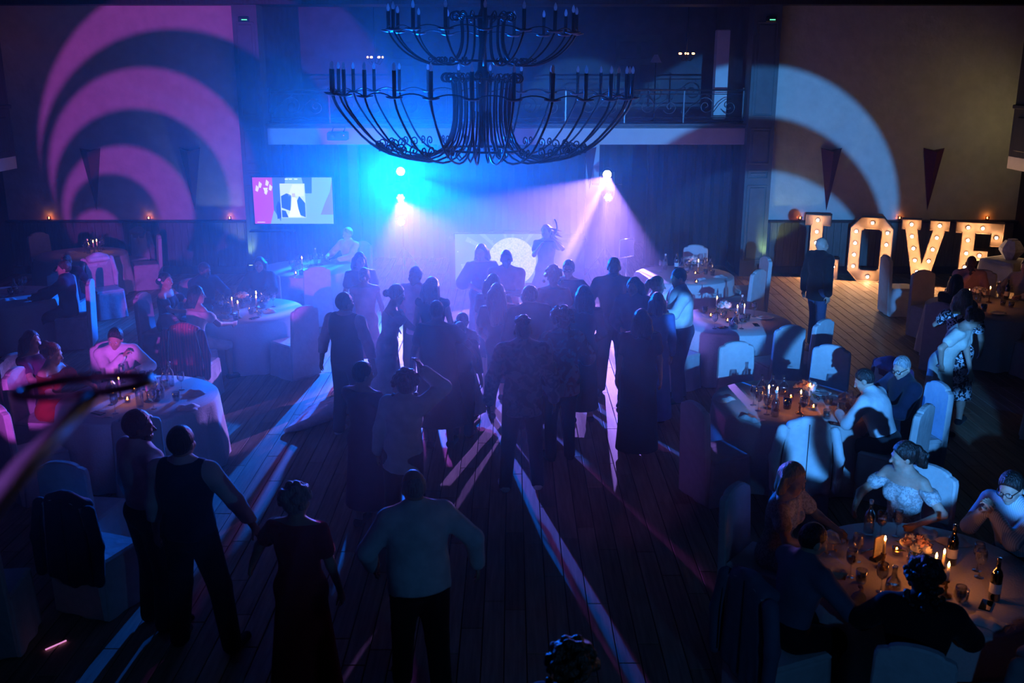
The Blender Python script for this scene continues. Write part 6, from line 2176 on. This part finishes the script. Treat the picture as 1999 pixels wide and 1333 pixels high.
person('dancer with flying hair and a flared dark dress, arms raised by the stage', 0.57, 16.67, 150, 1.70, 'f', pose=onp(lean=-4, twist=10, wrL=(-0.26, 0.22, 1.56), elL=(-0.8, -0.1, -0.7), hdL=(-0.1, 0.1, 1), wrR=(-0.04, 0.28, 1.42), elR=(0.6, -0.2, -0.8), head=(-8, -4, 8)),
       dress=dict(m='cloth_navy', hem=0.66, w=0.27, sleeve='short'), hair=('windblown', 'auburn'), extra=prop)
person('pale dressed woman with long dark hair in the lilac haze', -2.20, 14.2, 200, 1.68, 'f', pose=onp(**HANG), dress=dict(m='cloth_slate', hem=0.4, w=0.24, sleeve='short'), hair=('long', 'black'))
person('blond woman in a pink dress in the lilac haze', -2.02, 13.35, 15, 1.62, 'f', pose=onp(**HANG, head=(-20, 0, 0)), dress=dict(m='cloth_pink', hem=0.4, w=0.25), hair=('bun', 'blond'))

# ---- standing by the tables
person('bald man in a black blazer and jeans looking towards the lit letters', 4.76, 15.17, -64, 1.74, pose=onp(head=(-8, 4, 0), wrL=(-0.24, -0.06, 0.86), wrR=(0.26, -0.02, 0.88), anL=(-0.11, 0.06), anR=(0.11, -0.06)), top=('jacket', 'cloth_black'), bottom=('slim', 'cloth_denim'), hair=None, shoes='brown', eyes=True)
person('woman with long hair in a black and white print dress', 5.42, 11.64, -35, 1.70, 'f', pose=onp(wrL=(-0.12, 0.26, 1.3), elL=(-0.7, 0.1, -0.6), wrR=(0.24, 0.15, 0.95), head=(-10, 5, 0)), dress=dict(m='print_dress', hem=0.35, w=0.22, sleeve='short'), hair=('long', 'blond'))
person('woman with upswept hair bending forward in a pale draped dress', 5.02, 11.15, -128, 1.70, 'f', pose=onp(lean=20, wrR=(0.26, 0.06, 1.0), elR=(1, -0.4, 0), wrL=(-0.2, 0.3, 0.8), head=(10, 22, 0)), dress=dict(m='cloth_cream', hem=0.2, w=0.24, sleeve='short'), hair=('updo', 'brown'), eyes=True)

# ---- nearest, at the bottom of the room
person('man in a dark vest and white shirt holding hands with the woman in red', -2.36, 6.66, -8, 1.80, pose=onp(wrR=(0.42, 0.14, 0.95), elR=(0.9, -0.4, -0.1), wrL=(-0.30, 0.08, 0.9), anL=(-0.17, 0.03), anR=(0.26, -0.02), head=(-8, 0, 0)), top=('shirt', 'cloth_white'), vest='cloth_navy', bottom=('trousers', 'cloth_black'), hair=('short', 'brown'), vox=0.011, build=1.05)
person('bearded man in a white shirt standing close to the man in the vest', -2.80, 7.0, -42, 1.80, pose=onp(wrR=(0.20, 0.22, 0.95), wrL=(-0.3, 0.06, 0.9), head=(-25, 4, 0)), top=('shirt', 'cloth_white'), bottom=('trousers', 'cloth_black'), hair=('short', 'black'), beard='brown', build=1.12, skin='skin_deep', vox=0.011)
person('woman in a long red dress with short permed grey hair', -1.42, 6.02, -12, 1.62, 'f', pose=onp(wrL=(-0.48, 0.18, 0.98), elL=(-0.9, -0.3, -0.2), wrR=(0.26, 0.1, 0.9), head=(-12, 0, 0)), dress=dict(m='cloth_red', hem=0.10, w=0.27, sleeve='short', neckline=0.182), hair=('permed', 'grey'), build=1.12, vox=0.011)
person('balding man in a loose white shirt walking towards the dancers', -0.62, 6.0, 12, 1.72, pose=onp(lean=5, twist=8, wrR=(0.42, 0.10, 0.98), elR=(0.9, -0.5, -0.1), wrL=(-0.30, 0.22, 0.98), elL=(-0.8, -0.6, 0), anL=(-0.12, 0.22), anR=(0.13, -0.1), head=(8, 6, 0)), top=('sweater', 'cloth_white'), bottom=('trousers', 'cloth_black'), hair=('ring', 'grey'), build=1.22, vox=0.011)
person('person with a mop of curly hair, only the head in view', 0.28, 4.09, -25, 1.65, 'f', pose=onp(**HANG), top=('tee', 'cloth_black'), bottom=('slim', 'cloth_black'), hair=('bigcurly', 'brown'), vox=0.011)

# ---- seated at the tables
TBL = dict(wrL=(-0.16, 0.46, 0.86), wrR=(0.18, 0.44, 0.86), elL=(-0.8, -0.3, -0.5), elR=(0.8, -0.3, -0.5))


def tbl(**k):
    d = dict(TBL)
    d.update(k)
    return d


seat('man in a white shirt leaning on the table, his chair back to us', 'RT3', 3.74, 9.52, chair_label='covered chair under the man leaning in a white shirt', pose=tbl(lean=20, head=(15, 8, 0)), top=('shirt', 'cloth_white'), bottom=('trousers', 'cloth_charcoal'), hair=('crop', 'black'), build=1.15)
seat('grey haired man in round spectacles turned towards the man in white', 'RT3', 4.12, 9.92, far=1.2, h=1.74, turn=22, chair_label='covered chair under the grey haired man in spectacles', pose=tbl(lean=8, head=(25, 10, 0)), top=('jacket', 'cloth_navy'), bottom=('trousers', 'cloth_navy'), hair=('crop', 'grey'), glasses=True, eyes=True)
seat('woman with a curly ponytail in a lace off shoulder top', 'RT4', 3.22, 7.50, chair_label='covered chair under the woman with the curly ponytail', far=1.08, turn=-40, pose=tbl(lean=5, head=(-40, 8, 0), wrL=(-0.3, 0.30, 0.84)), sex='f', dress=dict(m='print_lace', sleeve='off', strap=False, neckline=0.10), hair=('ponytail', 'black'))
seat('man in spectacles and a striped shirt with hands clasped at his chin', 'RT4', 3.90, 7.0, far=1.12, chair_label='covered chair under the man clasping his hands', pose=onp(lean=14, wrL=(-0.03, 0.42, 1.10), wrR=(0.05, 0.42, 1.08), elL=(-0.5, 0.1, -0.9), elR=(0.5, 0.1, -0.9), hdL=(0.4, 0.3, 1), hdR=(-0.4, 0.3, 1), curlL=0.8, curlR=0.8, head=(10, 4, 0)), top=('shirt', 'stripe_shirt'), bottom=('trousers', 'cloth_navy'), hair=('short', 'black'), glasses=True, eyes=True, vox=0.010)
seat('blond woman in a lace top turned away at the nearest table', 'RT4', 2.05, 7.10, far=1.08, chair_label='dark covered chair under the blond woman in lace', pose=tbl(lean=8, head=(-15, 5, 0)), sex='f', dress=dict(m='print_lace', sleeve='short'), hair=('bob', 'blond'))
cj = seat('man with dark hair, a pale jacket over his chair, at the nearest table', 'RT4', 1.86, 5.95, far=1.1, chair_label='covered chair under the dark haired man and the pale jacket', pose=tbl(lean=10, head=(-10, 6, 0)), top=('shirt', 'cloth_slate'), bottom=('trousers', 'cloth_black'), hair=('crop', 'black'))
jk = empty('x', (1.80, 5.92, 0), cj.rotation_euler[2])
jk.location = (cj.location.x + math.sin(cj.rotation_euler[2]) * 0.05, cj.location.y - math.cos(cj.rotation_euler[2]) * 0.05, 0)
jacket_on(jk, 'pale blue jacket hung on the chair of the dark haired man', 'cloth_slate')
bpy.data.objects.remove(jk)
seat('diner with a thick mop of black hair nearest to us', 'RT4', 2.46, 5.35, far=1.12, chair_label='dark covered chair under the diner with thick black hair', pose=tbl(lean=8, head=(10, 6, 0), wrL=(-0.2, 0.42, 0.88)), top=('jacket', 'cloth_black'), bottom=('trousers', 'cloth_black'), hair=('curly', 'black'), vox=0.011, skin='skin_deep')
seat('bald man in a pink shirt with a hand at his chin near the letters', 'RT5', 7.34, 15.72, far=1.1, pose=onp(lean=6, wrR=(0.06, 0.26, 1.10), elR=(0.7, 0, -0.8), hdR=(-0.2, 0.2, 1), curlR=0.8, wrL=(-0.15, 0.4, 0.86), head=(-10, 8, 0)), top=('shirt', 'cloth_pink'), bottom=('trousers', 'cloth_charcoal'), hair=None, skin='skin_deep')
seat('woman with a dark bob in black, her back to us near the letters', 'RT5', 6.35, 13.95, pose=tbl(lean=3), sex='f', dress=dict(m='cloth_black', sleeve='short'), hair=('bob', 'black'), h=1.76)
seat('person in a pale shirt at the far edge of the picture by the draped table', 'RT5', 8.12, 15.4, far=1.1, pose=tbl(lean=5), top=('shirt', 'cloth_cream'), bottom=('trousers', 'cloth_black'), hair=('short', 'black'))
seat('man in a white shirt with his fist at his mouth in violet light', 'LT1', -4.70, 11.32, far=1.08, chair_label='covered chair under the man with his fist at his mouth', pose=onp(lean=14, wrR=(-0.02, 0.36, 1.06), elR=(0.7, 0.1, -0.8), hdR=(-0.5, 0.1, 0.6), curlR=0.9, wrL=(-0.16, 0.42, 0.88), elL=(-0.8, 0, -0.5), head=(-28, 6, 0)), top=('shirt', 'cloth_white'), bottom=('trousers', 'cloth_charcoal'), hair=('short', 'black'), eyes=True, build=1.15)
seat('woman in a red top beside the metal hoop', 'LT1', -5.12, 10.45, far=1.06, chair_label='covered chair under the woman in red beside the hoop', pose=tbl(lean=8, head=(10, 6, 0)), sex='f', dress=dict(m='cloth_red', sleeve='short', neckline=0.12), hair=('updo', 'auburn'))
seat('person in plum at the picture edge behind the metal hoop', 'LT1', -5.42, 10.9, far=1.5, chair_label='covered chair of the person in plum', pose=tbl(), sex='f', dress=dict(m='cloth_plum', sleeve='short'), hair=('long', 'black'))
seat('woman with a white hair clip looking over her shoulder', 'LT2', -5.10, 14.25, far=1.1, chair_label='dark covered chair under the woman with the hair clip', turn=-15, pose=tbl(lean=4, head=(-15, -6, 0)), sex='f', dress=dict(m='cloth_black', sleeve='short', neckline=0.10), hair=('bun', 'black'), eyes=True, extra=clip)
seat('man in a dark suit and white shirt deep in the haze', 'LT2', -4.75, 15.05, far=1.08, chair_label='dark covered chair under the suited man in the haze', pose=tbl(lean=6, head=(10, 8, 0)), top=('jacket', 'cloth_navy'), bottom=('trousers', 'cloth_navy'), hair=('short', 'black'), skin='skin_deep')
seat('woman with dark hair resting a bare arm on the hazy table', 'LT2', -4.36, 13.25, far=1.1, h=1.72, turn=-25, chair_label='dark wide covered chair under the bare armed woman', pose=tbl(lean=5, wrR=(0.26, 0.42, 0.84), head=(-32, 0, 0)), sex='f', dress=dict(m='cloth_cream', sleeve='short', neckline=0.12), hair=('long', 'black'), eyes=True)
seat('woman in a black blazer and white top facing the room', 'LT2', -3.98, 15.48, far=1.07, chair_label='covered chair under the woman in a black blazer', pose=tbl(lean=2, head=(0, -4, 0)), sex='f', top=('jacket', 'cloth_black'), bottom=('slim', 'cloth_black'), hair=('long', 'black'), eyes=True)
seat('man in a white shirt dim in the haze beyond the glasses', 'LT3', -3.05, 18.5, far=1.06, chair_label='covered chair under the man dim in the haze', pose=tbl(lean=3), top=('shirt', 'cloth_white'), bottom=('trousers', 'cloth_charcoal'), hair=('short', 'grey'))
seat('person in dark clothes and white collar at the dark side table', 'LTL', -7.2, 15.2, far=1.05, chair_label='dark covered chair at the dark side table', turn=20, pose=tbl(head=(10, 0, 0)), top=('jacket', 'cloth_navy'), bottom=('trousers', 'cloth_navy'), hair=('short', 'brown'))
seat('child in a dark jacket turning round at the dark side table', 'LTL', -7.35, 16.2, far=1.06, h=1.5, chair_label='dim covered chair under the turning child', turn=-140, pose=tbl(head=(-10, 0, 0)), top=('jacket', 'cloth_navy'), bottom=('trousers', 'cloth_navy'), hair=('short', 'auburn'))

# ================================================================ foreground fitting: a hoop on two slim bars clamped to the gallery
fg = empty('hoop_lamp_arm', (-0.9, 0.75, 2.79), 0, 'dark metal hoop on two slim bars close to the camera', 'fitting')
fx, fy, fz = -0.9, 0.75, 2.79


def FL(p):
    return (p[0] - fx, p[1] - fy, p[2] - fz)


ctr, ma, mi = Vector((-0.586, 1.30, 3.829)), Vector((0.0685, 0.050, -0.004)), Vector((-0.050, 0.0685, -0.013))
MB().tube([FL(ctr + ma * math.cos(t) + mi * math.sin(t)) for t in np.linspace(0, 6.2832, 49)[:-1]], 0.0068, 8, closed=True).obj('hoop', 'iron', fg)
j0 = ctr - mi * 0.98 - ma * 0.1
MB().tube([FL(j0), FL((-0.5565, 1.05, 3.815)), FL((-0.565, 0.93, 3.785)), FL((-0.62, 0.85, 3.74))], [0.006, 0.010, 0.011, 0.011], 8).obj('bar', 'grey_paint', fg)
MB().tube([FL(j0 + Vector((0.004, 0, -0.002))), FL((-0.560, 1.03, 3.790)), FL((-0.570, 0.92, 3.752)), FL((-0.62, 0.85, 3.70))], 0.0055, 8).obj('bar', 'grey_paint', fg)
MB().sphere(FL(ctr + ma), 0.006, 8, 6).obj('stud', 'porcelain', fg)
MB().tube([FL((-0.62, 0.85, 3.78)), FL((-0.62, 0.85, 2.80))], 0.012, 8).obj('post', 'iron', fg)
MB().lathe([(0.001, 0.0), (0.12, 0.0), (0.11, 0.02), (0.02, 0.04)], 16, FL((-0.62, 0.85, 2.79))).obj('base', 'iron', fg)

o = MB().tube([(-0.075, -0.03, 0.012), (0.075, 0.03, 0.012)], 0.006, 8).obj('floor_glint', 'glint_pink', None, (-3.47, 6.69, 0), 0.5)  # glowing tube added in place of a small pink glint of light
tag(o, 'thin pink glowing tube standing in for a glint of light on the floor', 'glint')
